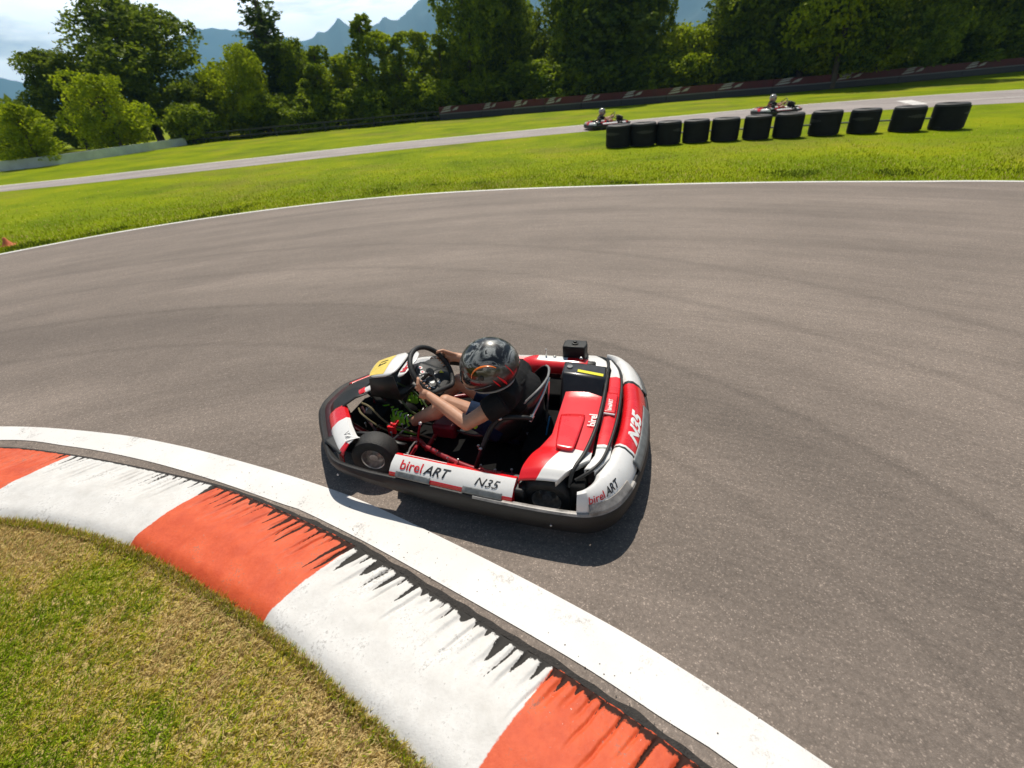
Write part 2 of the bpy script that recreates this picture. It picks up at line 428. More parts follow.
def paint_mat(name, col, wear=.5, streak=False):
    m = bpy.data.materials.new(name); m.use_nodes = True; nt = m.node_tree; b = nt.nodes['Principled BSDF']
    tc = nt.nodes.new('ShaderNodeTexCoord'); src = tc.outputs['Object']
    n1 = N_(nt, 'ShaderNodeTexNoise', Scale=70.0, Detail=6.0, Roughness=.75); nt.links.new(src, n1.inputs['Vector'])
    n2 = N_(nt, 'ShaderNodeTexNoise', Scale=5.0, Detail=7.0, Roughness=.7); nt.links.new(src, n2.inputs['Vector'])
    ad = N_(nt, 'ShaderNodeMath', operation='ADD'); nt.links.new(n1.outputs['Fac'], ad.inputs[0]); nt.links.new(n2.outputs['Fac'], ad.inputs[1])
    mr = N_(nt, 'ShaderNodeMapRange'); mr.inputs[1].default_value = 1.10; mr.inputs[2].default_value = 1.34; mr.inputs[4].default_value = wear
    nt.links.new(ad.outputs[0], mr.inputs[0])
    n3 = N_(nt, 'ShaderNodeTexNoise', Scale=3.0, Detail=5.0); nt.links.new(src, n3.inputs['Vector'])
    cr = N_(nt, 'ShaderNodeValToRGB'); cr.color_ramp.elements[0].position = .3; cr.color_ramp.elements[1].position = .7
    cr.color_ramp.elements[0].color = tuple(k*.86 for k in col)+(1,); cr.color_ramp.elements[1].color = (*col, 1)
    nt.links.new(n3.outputs['Fac'], cr.inputs[0])
    mx = N_(nt, 'ShaderNodeMix', data_type='RGBA'); nt.links.new(mr.outputs[0], mx.inputs['Factor']); nt.links.new(cr.outputs[0], mx.inputs[6]); mx.inputs[7].default_value = (.13, .11, .10, 1)
    nt.links.new(mx.outputs[2], b.inputs['Base Color']); b.inputs['Roughness'].default_value = .6
    bp = N_(nt, 'ShaderNodeBump', Strength=.35, Distance=.003); nt.links.new(n1.outputs['Fac'], bp.inputs['Height']); nt.links.new(bp.outputs[0], b.inputs['Normal'])
    return m

def grass_mat(name, cols, scale=1.0, trans=False):
    m = bpy.data.materials.new(name); m.use_nodes = True; nt = m.node_tree; b = nt.nodes['Principled BSDF']
    tc = nt.nodes.new('ShaderNodeTexCoord'); src = tc.outputs['Object']
    n1 = N_(nt, 'ShaderNodeTexNoise', Scale=.35*scale, Detail=6.0, Roughness=.65); nt.links.new(src, n1.inputs['Vector'])
    n2 = N_(nt, 'ShaderNodeTexNoise', Scale=9.0*scale, Detail=5.0, Roughness=.75); nt.links.new(src, n2.inputs['Vector'])
    ad = N_(nt, 'ShaderNodeMath', operation='MULTIPLY_ADD'); nt.links.new(n2.outputs['Fac'], ad.inputs[0]); ad.inputs[1].default_value = .55; nt.links.new(n1.outputs['Fac'], ad.inputs[2])
    cr = N_(nt, 'ShaderNodeValToRGB'); nt.links.new(ad.outputs[0], cr.inputs[0])
    els = cr.color_ramp.elements
    ps = np.linspace(.58, .98, len(cols))
    els[0].position = ps[0]; els[0].color = (*cols[0], 1); els[1].position = ps[-1]; els[1].color = (*cols[-1], 1)
    for p, c in zip(ps[1:-1], cols[1:-1]):
        e = els.new(float(p)); e.color = (*c, 1)
    if name == 'lawn':
        n5 = N_(nt, 'ShaderNodeTexNoise', Scale=.16, Detail=7.0, Roughness=.72); nt.links.new(src, n5.inputs['Vector'])
        m5 = N_(nt, 'ShaderNodeMapRange'); m5.inputs[1].default_value = .50; m5.inputs[2].default_value = .68; m5.inputs[4].default_value = .8; nt.links.new(n5.outputs['Fac'], m5.inputs[0])
        x5 = N_(nt, 'ShaderNodeMix', data_type='RGBA'); nt.links.new(m5.outputs[0], x5.inputs['Factor']); nt.links.new(cr.outputs[0], x5.inputs[6]); x5.inputs[7].default_value = (.22, .19, .04, 1); cr = None; lo = x5.outputs[2]
    else: lo = cr.outputs[0]
    nt.links.new(lo, b.inputs['Base Color']); b.inputs['Roughness'].default_value = .7; b.inputs['Specular IOR Level'].default_value = .04
    n3 = N_(nt, 'ShaderNodeTexNoise', Scale=40.0, Detail=3.0); nt.links.new(src, n3.inputs['Vector'])
    bp = N_(nt, 'ShaderNodeBump', Strength=.8, Distance=.04); nt.links.new(n3.outputs['Fac'], bp.inputs['Height']); nt.links.new(bp.outputs[0], b.inputs['Normal'])
    if trans:
        tr = N_(nt, 'ShaderNodeBsdfTranslucent'); nt.links.new(cr.outputs[0], tr.inputs[0])
        ms = N_(nt, 'ShaderNodeMixShader'); ms.inputs[0].default_value = .35
        nt.links.new(b.outputs[0], ms.inputs[1]); nt.links.new(tr.outputs[0], ms.inputs[2]); nt.links.new(ms.outputs[0], nt.nodes['Material Output'].inputs[0])
    return m

M['asphalt'] = asphalt_mat('track_asphalt', (.262, .213, .178))
M['asphalt2'] = asphalt_mat('far_asphalt', (.40, .35, .33))
M['line'] = paint_mat('line_paint', (.80, .775, .74), .7)
M['curbwhite'] = paint_mat('curb_white', (.80, .79, .77), .3)
M['curbred'] = paint_mat('curb_red', (.72, .125, .055), .25)
M['rubber'] = mat('rubbered_edge', (.028, .024, .021), .8, var=.6, vs=60, bump=.6, bs=120)
M['lawn'] = grass_mat('lawn', [(.10, .155, .001), (.175, .24, .001), (.24, .295, .001), (.31, .31, .006)])
M['soil'] = grass_mat('dry_turf', [(.20, .19, .03), (.38, .30, .10), (.52, .39, .18), (.28, .28, .04)], scale=3)

# ------------------------------------------------------------------ ground, track
def strip(a, b, z, name, m, kind='structure', n=10):
    A = catmull(a, n); B = catmull(b, n)
    # equalise
    def resample(P, k):
        P = np.array(P); d = np.r_[0, np.cumsum(np.linalg.norm(np.diff(P, axis=0), axis=1))]; t = np.linspace(0, d[-1], k)
        return np.c_[np.interp(t, d, P[:, 0]), np.interp(t, d, P[:, 1])]
    k = max(len(A), len(B)); A = resample(A, k); B = resample(B, k)
    mb = MB(); mb.grid([[(p[0], p[1], z) for p in A], [(q[0], q[1], z) for q in B]])
    o = mb.build(name, m, smooth=False)
    tag(o, kind=kind); return o

g = MB(); Gs = 6500
g.add([(-Gs, -Gs, 0), (Gs, -Gs, 0), (Gs, Gs, 0), (-Gs, Gs, 0)], [(0, 1, 2, 3)])
tag(g.build('ground', M['lawn'], smooth=False), kind='structure')

FAR = [(-13.5, -1.0), (-13.6, 3.0), (-11.8, 6.3), (-10.3, 7.95), (-9.17, 9.0), (-7.9, 10.0), (-6.39, 10.76), (-4.41, 11.35), (-2.21, 11.55), (0.1, 11.25), (2.23, 10.68), (4.12, 10.05), (5.8, 9.38), (7.21, 8.7), (8.68, 7.96), (11.5, 5.9), (14.5, 2.6), (17, -3), (18, -8)]
CIN = [(-8.0, -3.0), (-6.6, .9), (-5.1, 2.2), (-4.3, 2.62), (-3.70, 2.68), (-3.04, 2.53), (-2.42, 2.31), (-1.81, 2.08), (-1.35, 1.85), (-0.88, 1.58), (-0.32, 1.16), (0.07, 0.89), (0.27, 0.74), (0.51, 0.54), (1.0, .05), (1.8, -1.1), (3.2, -4), (4, -8)]
strip(FAR, CIN, .004, 'track_asphalt', M['asphalt'])
# white lines
def offset_line(P, o):
    P = [np.array(p, float) for p in P]; out = []
    for i, p in enumerate(P):
        t = P[min(i+1, len(P)-1)] - P[max(i-1, 0)]; t /= np.linalg.norm(t); n = np.array([-t[1], t[0]]); out.append(tuple(p+n*o))
    return out
strip(offset_line(FAR, -.02), offset_line(FAR, -.13), .008, 'far_edge_line', M['line'])
LOUT = [(-6.6, 2.6), (-5.2, 3.1), (-3.91, 3.03), (-2.96, 2.82), (-2.32, 2.6), (-1.73, 2.345), (-1.2, 2.09), (-0.80, 1.865), (-0.24, 1.495), (0.21, 1.175), (0.50, 0.945), (0.91, 0.57), (1.3, .15), (2.1, -1.1), (3.5, -4)]
LIN = [(-6.5, 2.35), (-5.1, 2.85), (-3.80, 2.85), (-3.13, 2.695), (-2.49, 2.475), (-1.9, 2.22), (-1.36, 1.955), (-1.2, 1.875), (-0.78, 1.61), (-0.24, 1.24), (0.17, 0.95), (0.42, 0.75), (0.65, 0.56), (1.05, .1), (1.85, -1.1), (3.3, -4)]
strip(LOUT, LIN, .008, 'edge_line', M['line'])

# far straight behind
T2N = [(-60, 12), (-30, 17.6), (-18.37, 19.45), (-15.01, 19.98), (-12.27, 20.6), (-9.55, 21.25), (-6.81, 22.0), (-3.15, 22.9), (4.64, 23.9), (9.43, 23.9), (12.84, 23.3), (17.09, 21.9), (20.7, 20.36), (40, 11)]
T2F = [(-60, 15), (-32, 20.2), (-20.0, 21.9), (-17.0, 22.7), (-14.0, 23.8), (-11.0, 24.8), (-7.89, 25.8), (-3.62, 26.9), (5.38, 27.9), (11.27, 28.6), (16.44, 29.0), (22.02, 28.2), (26.8, 26.6), (50, 17)]
strip(T2N, T2F, .004, 'far_track', M['asphalt2'])
strip(offset_line(T2F, -.04), offset_line(T2F, -.26), .008, 'far_track_line', M['line'])
mid = [tuple((np.array(a)*.62+np.array(b)*.38)) for a, b in zip(T2N, T2F)]
strip([p for p in mid if p[0] > 15] , [(p[0]-.05, p[1]-.14) for p in mid if p[0] > 15], .008, 'far_centre_line', M['line'])
mb = MB(); mb.add([(18.6, 23.2, .008), (19.2, 23.1, .008), (20.6, 25.9, .008), (20.0, 26.1, .008)], [(0, 1, 2, 3)])
tag(mb.build('start_line', M['line'], smooth=False), kind='structure')

# ------------------------------------------------------------------ painted curb with serrated outer edge
CO = [(-6.6, 1.3), (-5.3, 2.4), (-4.4, 2.80), (-3.66, 2.75), (-3.04, 2.59), (-2.42, 2.38), (-1.81, 2.145), (-1.35, 1.91), (-0.86, 1.62), (-0.32, 1.235), (0.07, 0.955), (0.27, 0.80), (0.51, 0.60), (1.0, .13), (1.8, -1.0)]
CI = [(-5.9, .9), (-4.6, 1.75), (-3.7, 2.0), (-2.99, 2.02), (-2.45, 1.87), (-2.08, 1.71), (-1.73, 1.54), (-1.41, 1.36), (-1.15, 1.20), (-0.86, 1.00), (-0.64, 0.85), (-0.40, 0.66), (-.12, .42), (.4, -.1), (1.0, -1.2)]
def dens(P, k):
    P = np.array(catmull(P, 20)); d = np.r_[0, np.cumsum(np.linalg.norm(np.diff(P, axis=0), axis=1))]; t = np.linspace(0, d[-1], k)
    return np.c_[np.interp(t, d, P[:, 0]), np.interp(t, d, P[:, 1])]
def curb_mat():
    m = bpy.data.materials.new('painted_curb'); m.use_nodes = True; nt = m.node_tree; b = nt.nodes['Principled BSDF']
    src = nt.nodes.new('ShaderNodeTexCoord').outputs['Object']
    def attr(n):
        a = nt.nodes.new('ShaderNodeAttribute'); a.attribute_name = n; return a.outputs['Fac']
    n1 = N_(nt, 'ShaderNodeTexNoise', Scale=75.0, Detail=6.0, Roughness=.7); nt.links.new(src, n1.inputs['Vector'])
    n2 = N_(nt, 'ShaderNodeTexNoise', Scale=6.0, Detail=7.0, Roughness=.7); nt.links.new(src, n2.inputs['Vector'])
    n4 = N_(nt, 'ShaderNodeTexNoise', Scale=1.7, Detail=4.0); nt.links.new(src, n4.inputs['Vector'])
    def madd(a, k, c):
        q = N_(nt, 'ShaderNodeMath', operation='MULTIPLY_ADD'); nt.links.new(a, q.inputs[0]); q.inputs[1].default_value = k
        if isinstance(c, (int, float)): q.inputs[2].default_value = c
        else: nt.links.new(c, q.inputs[2])
        return q.outputs[0]
    def rng_(a, lo, hi, o0=0., o1=1.):
        q = N_(nt, 'ShaderNodeMapRange'); q.inputs[1].default_value = lo; q.inputs[2].default_value = hi; q.inputs[3].default_value = o0; q.inputs[4].default_value = o1; nt.links.new(a, q.inputs[0]); return q.outputs[0]
    def mix(f, a, c):
        q = N_(nt, 'ShaderNodeMix', data_type='RGBA'); nt.links.new(f, q.inputs['Factor'])
        for sk, v in ((q.inputs[6], a), (q.inputs[7], c)):
            if isinstance(v, tuple): sk.default_value = v
            else: nt.links.new(v, sk)
        return q.outputs[2]
    redf = rng_(madd(n1.outputs['Fac'], .35, madd(attr('red'), 1., -.17)), -.06, .06)
    redc = mix(rng_(n2.outputs['Fac'], .35, .68), (.54, .066, .018, 1), (.74, .122, .036, 1))
    redc = mix(rng_(madd(n4.outputs['Fac'], .5, n1.outputs['Fac']), .93, .99, 0, .8), redc, (.80, .60, .52, 1))
    whc = mix(rng_(n2.outputs['Fac'], .3, .65), (.56, .54, .51, 1), (.73, .715, .69, 1))
    c = mix(redf, whc, redc)
    sum_ = madd(n2.outputs['Fac'], 1., n1.outputs['Fac'])
    c = mix(rng_(sum_, 1.10, 1.32, 0, .7), c, (.16, .14, .12, 1))
    rubf = rng_(madd(n2.outputs['Fac'], 1.3, madd(n1.outputs['Fac'], 2.2, madd(attr('rub'), 1., -1.72))), -.10, .30, 0, .96)
    rubc = mix(n2.outputs['Fac'], (.005, .0045, .004, 1), (.028, .024, .021, 1))
    c = mix(rubf, c, rubc)
    nt.links.new(c, b.inputs['Base Color']); b.inputs['Roughness'].default_value = .6; nt.links.new(rng_(rubf, 0, 1, .4, .08), b.inputs['Specular IOR Level'])
    bp = N_(nt, 'ShaderNodeBump', Strength=.5, Distance=.004); nt.links.new(sum_, bp.inputs['Height']); nt.links.new(bp.outputs[0], b.inputs['Normal'])
    return m
def curb():
    A = np.array(catmull(CO, 40)); d = np.r_[0, np.cumsum(np.linalg.norm(np.diff(A, axis=0), axis=1))]
    K = int(d[-1]/.005); t = np.linspace(0, d[-1], K)
    A = np.c_[np.interp(t, d, A[:, 0]), np.interp(t, d, A[:, 1])]
    B0 = dens(CI, 3000)
    # across direction: from each outer point to inner curve, close to perpendicular
    T = np.gradient(A, axis=0); T /= np.linalg.norm(T, axis=1)[:, None]; Nn = np.c_[T[:, 1], -T[:, 0]]
    # smooth normals
    ker = np.ones(41)/41
    for c in range(2): Nn[:, c] = np.convolve(np.pad(Nn[:, c], 20, mode='edge'), ker, 'valid')
    Nn /= np.linalg.norm(Nn, axis=1)[:, None]
    W = np.zeros(K)
    for i in range(K):
        rel = B0 - A[i]; al = rel @ Nn[i]; side = abs(rel @ T[i]); side[al < .15] = 9
        W[i] = al[side.argmin()]
    W = np.convolve(np.pad(W, 110, mode='edge'), np.ones(221)/221, 'valid')
    # arc positions of colour changes
    def sat(px, py): return t[np.argmin((A[:, 0]-px)**2+(A[:, 1]-py)**2)]
    marks = [sat(-3.03, 2.56), sat(-1.83, 2.14), sat(-0.86, 1.60), sat(0.07, 0.95)]
    L = 1.13
    while marks[0] > 0: marks.insert(0, marks[0]-L)
    while marks[-1] < t[-1]: marks.append(marks[-1]+L)
    idx0 = marks.index(sat(-3.03, 2.56))
    us = np.r_[0, .006, .02, np.linspace(.03, .46, 40)[0:], np.linspace(.5, 1, 12)]   # fraction across
    pts = []; faces = []; mi = []
    r1 = random.Random(3)
    teeth = {}
    rows = []
    info = []
    for i in range(K):
        row = []; inf = []
        for u in us:
            wd = W[i]*u
            # slanted tooth coordinate
            q = t[i] + wd*.22
            q += .012*math.sin(q*9)+.008*math.sin(q*37)+.005*mnoise.noise(Vector((t[i]*16, wd*14, 9)))
            cell = q/.060
            ci = math.floor(cell); fr = cell-ci
            if ci not in teeth: teeth[ci] = (r1.uniform(.22, .75), r1.uniform(.22, .55), r1.choice([.05, .12, .2, .28, .38, .46])*r1.uniform(.7, 1.1), r1.random())
            wid, ln, rub, rv = teeth[ci]
            groove = 0
            if fr < wid:
                x = abs(fr/wid-.5)*2
                groove = max(0, 1-x**2.2)
            fade = max(0., min(1., (ln-u)/.22)) if u < ln else 0
            g = groove*fade
            base = .052*min(1, (u/.55)**.8) if u < .55 else .052-.012*(u-.55)-.038*max(0, (u-.86)/.14)**1.5
            z = .006 + base - g*min(base*.95, .012)
            z += .0022*mnoise.noise(Vector((t[i]*14, wd*14, 0)))+.0012*mnoise.noise(Vector((t[i]*50, wd*50, 3)))
            if u == 0: z = 0.0
            p = A[i] + Nn[i]*wd
            if u == 1: p = p + Nn[i]*.008*mnoise.noise(Vector((t[i]*7, 1, 0)))
            row.append((p[0], p[1], z)); 
            inf.append((g, u, rub, q, abs(fr/wid-.5)*wid, wid, rv))
        rows.append(row); info.append(inf)
    rubv = []; redv = []
    for i in range(K):
        for j, u in enumerate(us):
            g, u, rub, q, dfr, wid_, rv_ = info[i][j]
            g = g/max(.25, min(1, (.5-u)*4)) if u < .45 else g
            s_ = t[i] + W[i]*u*.10 + .004*mnoise.noise(Vector((u*9, i*.01, 0)))
            k = 0
            while k < len(marks)-1 and marks[k+1] <= s_: k += 1
            red = (k-idx0) % 2 == 1 or s_ < marks[0]
            dist = min(abs(s_-m_) for m_ in marks)
            redv.append((1 if red else -1)*min(dist, .05)*20)
            edge_n = .5+.5*mnoise.noise(Vector((q*22, 5, 0)))
            fadeL = min(1, max(0, (t[i]-marks[idx0]-.2)/2.0))
            lim = rub*(.5+.7*edge_n)
            lenb = .06+.82*rub*(.55+.45*fadeL)*(1.45 if red and fadeL > .9 else 1)
            a1_ = (wid_*(.30+.42*rv_)*max(0, 1-u/lenb)**.7-dfr)*9 if u < lenb else -1
            a1_ = min(a1_, (mnoise.noise(Vector((q*2.3, 0, 7)))-.28+.85*fadeL)*6)
            if red: a2_ = min((u-.012)*60, ((.02+.075*edge_n)*fadeL-u)*30)
            else: a2_ = ((.015+.06*edge_n)*fadeL-u)*30
            rubv.append(max(-1, min(1, max(a1_, a2_))))
    mb = MB(); mb.grid(rows, 0)
    o = mb.build('curb', curb_mat(), smooth=True, recalc=False, auto=False)
    me = o.data
    at_ = me.attributes.new('rub', 'FLOAT', 'POINT'); at_.data.foreach_set('value', rubv)
    at_ = me.attributes.new('red', 'FLOAT', 'POINT'); at_.data.foreach_set('value', redv)
    tag(o, kind='structure')
    return A, Nn, W, t
CA, CN, CW, CT = curb()
# rubbered asphalt just outside the curb edge
mb = MB(); K = len(CA); rows = [[], []]
for i in range(0, K, 3):
    e = .006+.026*(.5+.5*mnoise.noise(Vector((CT[i]*9, 0, 2))))*min(1, max(0, (CT[i]-5.0)/1.5))
    p = CA[i]-CN[i]*e; q = CA[i]+CN[i]*.006
    rows[0].append((p[0], p[1], .0085)); rows[1].append((q[0], q[1], .0085))
mb.grid(rows); tag(mb.build('rubber_edge_strip', M['rubber'], smooth=False), kind='structure')

# infield turf just inside the curb
infield = [tuple(CA[i]+CN[i]*(CW[i]-.04)) for i in range(0, K, 20)]
poly = infield + [(1.0, -6), (-7, -6), (-8, -1)]
mb = MB(); mb.add([(p[0], p[1], .006) for p in poly], [tuple(range(len(poly)))])
tag(mb.build('infield_ground', M['soil'], smooth=False), kind='structure')

# ------------------------------------------------------------------ grass blades
def blades(name, P, hgt, wid, m, label, lean=.5, seed=1, dirw=None, matidx=None, mats=None, lay=0):
    r = np.random.default_rng(seed); n = len(P)
    h = hgt*r.uniform(.45, 1.25, n); a = r.uniform(0, 2*np.pi, n); la = r.uniform(0, 2*np.pi, n); le = r.uniform(.05, lean, n)*h*1.6
    if lay: le = r.uniform(.3, 1, n)*lay
    if dirw is not None: la = dirw + r.normal(0, .7, n)
    wv = np.c_[np.cos(a), np.sin(a)]*wid*r.uniform(.6, 1.3, n)[:, None]
    lv = np.c_[np.cos(la), np.sin(la)]*le[:, None]
    z = P[:, 2]
    V = np.zeros((n, 5, 3))
    V[:, 0, :2] = P[:, :2]-wv; V[:, 1, :2] = P[:, :2]+wv; V[:, 0, 2] = V[:, 1, 2] = z
    V[:, 2, :2] = P[:, :2]-wv*.8+lv*.35; V[:, 3, :2] = P[:, :2]+wv*.8+lv*.35; V[:, 2, 2] = V[:, 3, 2] = z+h*.6
    V[:, 4, :2] = P[:, :2]+lv; V[:, 4, 2] = z+h
    idx = (np.arange(n)*5)[:, None]
    quads = idx+np.array([0, 1, 3, 2]); tris = idx+np.array([2, 3, 4])
    me = bpy.data.meshes.new(name)
    me.vertices.add(n*5); me.vertices.foreach_set('co', V.ravel())
    me.loops.add(n*7); me.polygons.add(n*2)
    li = np.concatenate([quads, tris], axis=1).ravel(); me.loops.foreach_set('vertex_index', li)
    ls = np.zeros((n, 2), int); ls[:, 0] = np.arange(n)*7; ls[:, 1] = ls[:, 0]+4
    me.polygons.foreach_set('loop_start', ls.ravel())
    for mm in (mats or [m]): me.materials.append(mm)
    if matidx is not None: me.polygons.foreach_set('material_index', np.repeat(matidx, 2))
    me.update(calc_edges=True); me.validate()
    o = link(bpy.data.objects.new(name, me)); tag(o, label, 'grass', kind='stuff'); return o

M['g_dry'] = grass_mat('dry_blades', [(.74, .55, .20), (.86, .68, .32), (.80, .60, .24)], 20, True)
M['g_yel'] = grass_mat('yellow_green_blades', [(.55, .50, .04), (.70, .60, .08), (.50, .48, .04)], 20, True)
M['g_grn'] = grass_mat('green_blades', [(.20, .31, .012), (.32, .44, .018), (.42, .52, .02)], 20, True)
M['g_brn'] = grass_mat('brown_blades', [(.34, .22, .10), (.46, .32, .15), (.28, .19, .08)], 20, True)
n = 210000
P = np.c_[rng.uniform(-4.6, .3, n), rng.uniform(-.1, 2.3, n)]
cin = np.array([CA[i]+CN[i]*(CW[i]+.005) for i in range(0, K, 10)]); cnn = np.array([CN[i] for i in range(0, K, 10)])
# inside test via nearest
keep = np.zeros(n, bool); SDI = np.zeros(n)
for s_ in range(0, n, 10000):
    D = P[s_:s_+10000, None, :]-cin[None]; j = (D**2).sum(2).argmin(1)
    sd_ = (D[np.arange(len(j)), j]*cnn[j]).sum(1)
    SDI[s_:s_+10000] = sd_
    keep[s_:s_+10000] = sd_ > -.012*(.5+rng.random(len(sd_)))
P = P[keep]; SDI = SDI[keep]
nv = np.array([.8*mnoise.noise(Vector((x*1.7, y*1.7, 0)))+.6*mnoise.noise(Vector((x*6, y*6, 4))) for x, y in P])+np.clip((SDI-.24)*1.8, -.30, 1.0)
rv = rng.random(len(P))
mi = np.where(nv+.9*(rv-.5) > .40, 2, np.where(nv+.9*(rng.random(len(P))-.5) > .06, 1, np.where(rv > .22, 0, 3)))
mi = np.where(rng.random(len(P)) < .10, 2, mi)
P3 = np.c_[P, np.full(len(P), .004)]
blades('infield_grass', P3, .026, .0026, None, 'dry yellow and green grass on the inside of the red and white curb', lean=1.3, seed=2, dirw=R(28), lay=.06, matidx=mi.astype(np.int32), mats=[M['g_dry'], M['g_yel'], M['g_grn'], M['g_brn']])
eg = rng.integers(0, K-1, 26000); od = rng.uniform(-.010, .035, len(eg))
PE = np.c_[(CA+CN*(CW+0)[:, None])[eg]+CN[eg]*od[:, None], np.full(len(eg), .006)]
PE = PE[(PE[:, 0] > -4.6) & (PE[:, 1] > -.2)]
blades('curb_edge_grass', PE, .034, .0022, None, 'fringe of dry grass growing over the inner edge of the curb', lean=.9, seed=9, dirw=R(30), lay=.035, matidx=rng.choice([0, 1, 1, 2, 3], len(PE)).astype(np.int32), mats=[M['g_dry'], M['g_yel'], M['g_grn'], M['g_brn']])
gi = rng.integers(0, K-1, 380); go = -rng.exponential(.10, len(gi))-.0
gr = MB()
for i_, o_ in zip(gi, go):
    p_ = CA[i_]+CN[i_]*o_; z_ = rng.uniform(.0010, .0024)
    if p_[0] < -4.2 or p_[1] < .2: continue
    gr.ell((p_[0], p_[1], .0085+z_*.5), (z_*rng.uniform(.8, 1.8), z_*rng.uniform(.8, 1.4), z_*.8), nu=5, nv=4)
tag(gr.build('grit', mat('rubber_grit', (.10, .085, .07), .9, var=.7, vs=40), auto=False), 'scattered grit and rubber crumbs on the asphalt beside the curb', 'grit', kind='stuff')
# verge beyond the track
FP = np.array(catmull(FAR, 20)); FP = FP[(FP[:, 0] > -13.8) & (FP[:, 1] > 3)]
dF = np.r_[0, np.cumsum(np.linalg.norm(np.diff(FP, axis=0), axis=1))]
n = 130000
s_ = rng.uniform(0, dF[-1], n); px = np.interp(s_, dF, FP[:, 0]); py = np.interp(s_, dF, FP[:, 1])
tx = np.interp(s_+.1, dF, FP[:, 0])-px; ty = np.interp(s_+.1, dF, FP[:, 1])-py; ll = np.hypot(tx, ty)+1e-9
off = .03+rng.exponential(2.2, n)
P = np.c_[px-ty/ll*off, py+tx/ll*off, np.full(n, 0.)]
P = P[(ll > .01)]
clump = np.array([mnoise.noise(Vector((x*.9, y*.9, 0))) for x, y, z in P]); of = off[ll > .01]
keep = (rng.random(len(P)) < .35+.6*(clump > .1)*np.exp(-of/1.2)+.1)
P = P[keep]; clump = clump[keep]; of = of[keep]
mi = np.where((clump > .18) & (of < 1.2), 1, np.where(rng.random(len(P)) < .12, 2, 0)).astype(np.int32)
M['l1'] = grass_mat('verge_blades', [(.16, .215, .001), (.23, .285, .001), (.32, .33, .004)], 3, True)
M['l2'] = grass_mat('verge_dark_blades', [(.05, .085, .008), (.09, .13, .01), (.12, .13, .03)], 5, True)
blades('verge_grass', P, .045, .005, None, 'bright green grass along the far edge of the track', lean=.6, seed=5, matidx=mi, mats=[M['l1'], M['l2'], M['g_dry']])

# ==================================================================== KART
def X(*a): return Vector(a)
OUTH = [(1.645, 0), (1.63, .13), (1.545, .26), (1.445, .385), (1.345, .50), (1.22, .605), (1.02, .650), (.75, .672), (.43, .70), (.15, .718), (-.10, .722), (-.235, .705), (-.335, .635), (-.395, .52), (-.43, .38), (-.455, .2), (-.462, 0)]
half = OUTH
full = half + [(x, -y) for x, y in half[-2:0:-1]]
ring = np.array(catmull(full, 10, closed=True))
# resample evenly
dr = np.r_[0, np.cumsum(np.linalg.norm(np.diff(np.vstack([ring, ring[:1]]), axis=0), axis=1))]
RL = dr[-1]
rc = np.vstack([ring, ring[:1]])
def rp(s_):
    s_ = s_ % RL
    return np.array([np.interp(s_, dr, rc[:, 0]), np.interp(s_, dr, rc[:, 1])])
def rn(s_):
    t = rp(s_+.02)-rp(s_-.02); t /= np.linalg.norm(t); return np.array([t[1], -t[0]])*1.0
# path runs front -> left side -> rear; outward normal is on the left of travel? check sign
_p = rp(RL*.25); _n = rn(RL*.25); SG = 1 if _n[1] > 0 else -1
def ro(s_, off, z):
    p = rp(s_)+rn(s_)*SG*off; return (p[0], p[1], z)
def s_at(x, y):
    ss = np.linspace(0, RL, 2000); d = [np.hypot(*(rp(k)-np.array([x, y]))) for k in ss]; return float(ss[int(np.argmin(d))])

class Sweep:
    def __init__(s, sec, s0, s1, n=60, fn=None):
        s.sec = sec; s.s0, s.s1, s.n = s0, s1, n; s.fn = fn
        q = np.array(sec); s.d = np.r_[0, np.cumsum(np.linalg.norm(np.diff(q, axis=0), axis=1))]; s.q = q
    def at(s, ss, v, lift=0.0):
        o = np.interp(v, s.d, s.q[:, 0]); z = np.interp(v, s.d, s.q[:, 1])
        if s.fn: o, z = s.fn(ss, o, z)
        p = ro(ss, o, z)
        if lift:
            v2 = min(v+.004, s.d[-1]); v1 = max(v-.004, 0)
            do = np.interp(v2, s.d, s.q[:, 0])-np.interp(v1, s.d, s.q[:, 0]); dz = np.interp(v2, s.d, s.q[:, 1])-np.interp(v1, s.d, s.q[:, 1])
            L = math.hypot(do, dz)+1e-9; no, nz_ = -dz/L, do/L
            if nz_ < 0: no, nz_ = -no, -nz_
            nn = rn(ss)*SG
            p = (p[0]+nn[0]*no*lift, p[1]+nn[1]*no*lift, p[2]+nz_*lift)
        return p
    def mesh(s, mb, mi=0, closed=False):
        rows = []
        for ss in np.linspace(s.s0, s.s1, s.n):
            rows.append([s.at(ss, v) for v in s.vs()])
        return mb.grid(rows, mi, closed_v=closed)
    def vs(s): return s.d
    def text(s, txt, s0, v0, size, mi, mb, shear=0, bold=0, squash=1, lift=.0026, rev=False):
        V, F, w_ = tmesh(txt, size, shear, bold, squash)
        pts = [s.at(s0+(x if not rev else -x), v0-y, lift) for x, y in V]
        mb.add(pts, F, mi); return w_

def offset_parent(name, loc, rz): return empty(name, loc, rz)
KO = (0.31157, 2.24587, 0.008); KH = R(161.81)
kart = empty('go_kart', KO, KH)
tag(kart, 'large red and white go-kart cornering in the foreground beside the striped curb', 'go-kart', 'go-karts on the circuit')

def zb(s_):   # bottom of the bumper band
    x = rp(s_)[0]
    return .125 if x > 1.1 else (.068 if x < .5 else .068+.057*(x-.5)/.6)
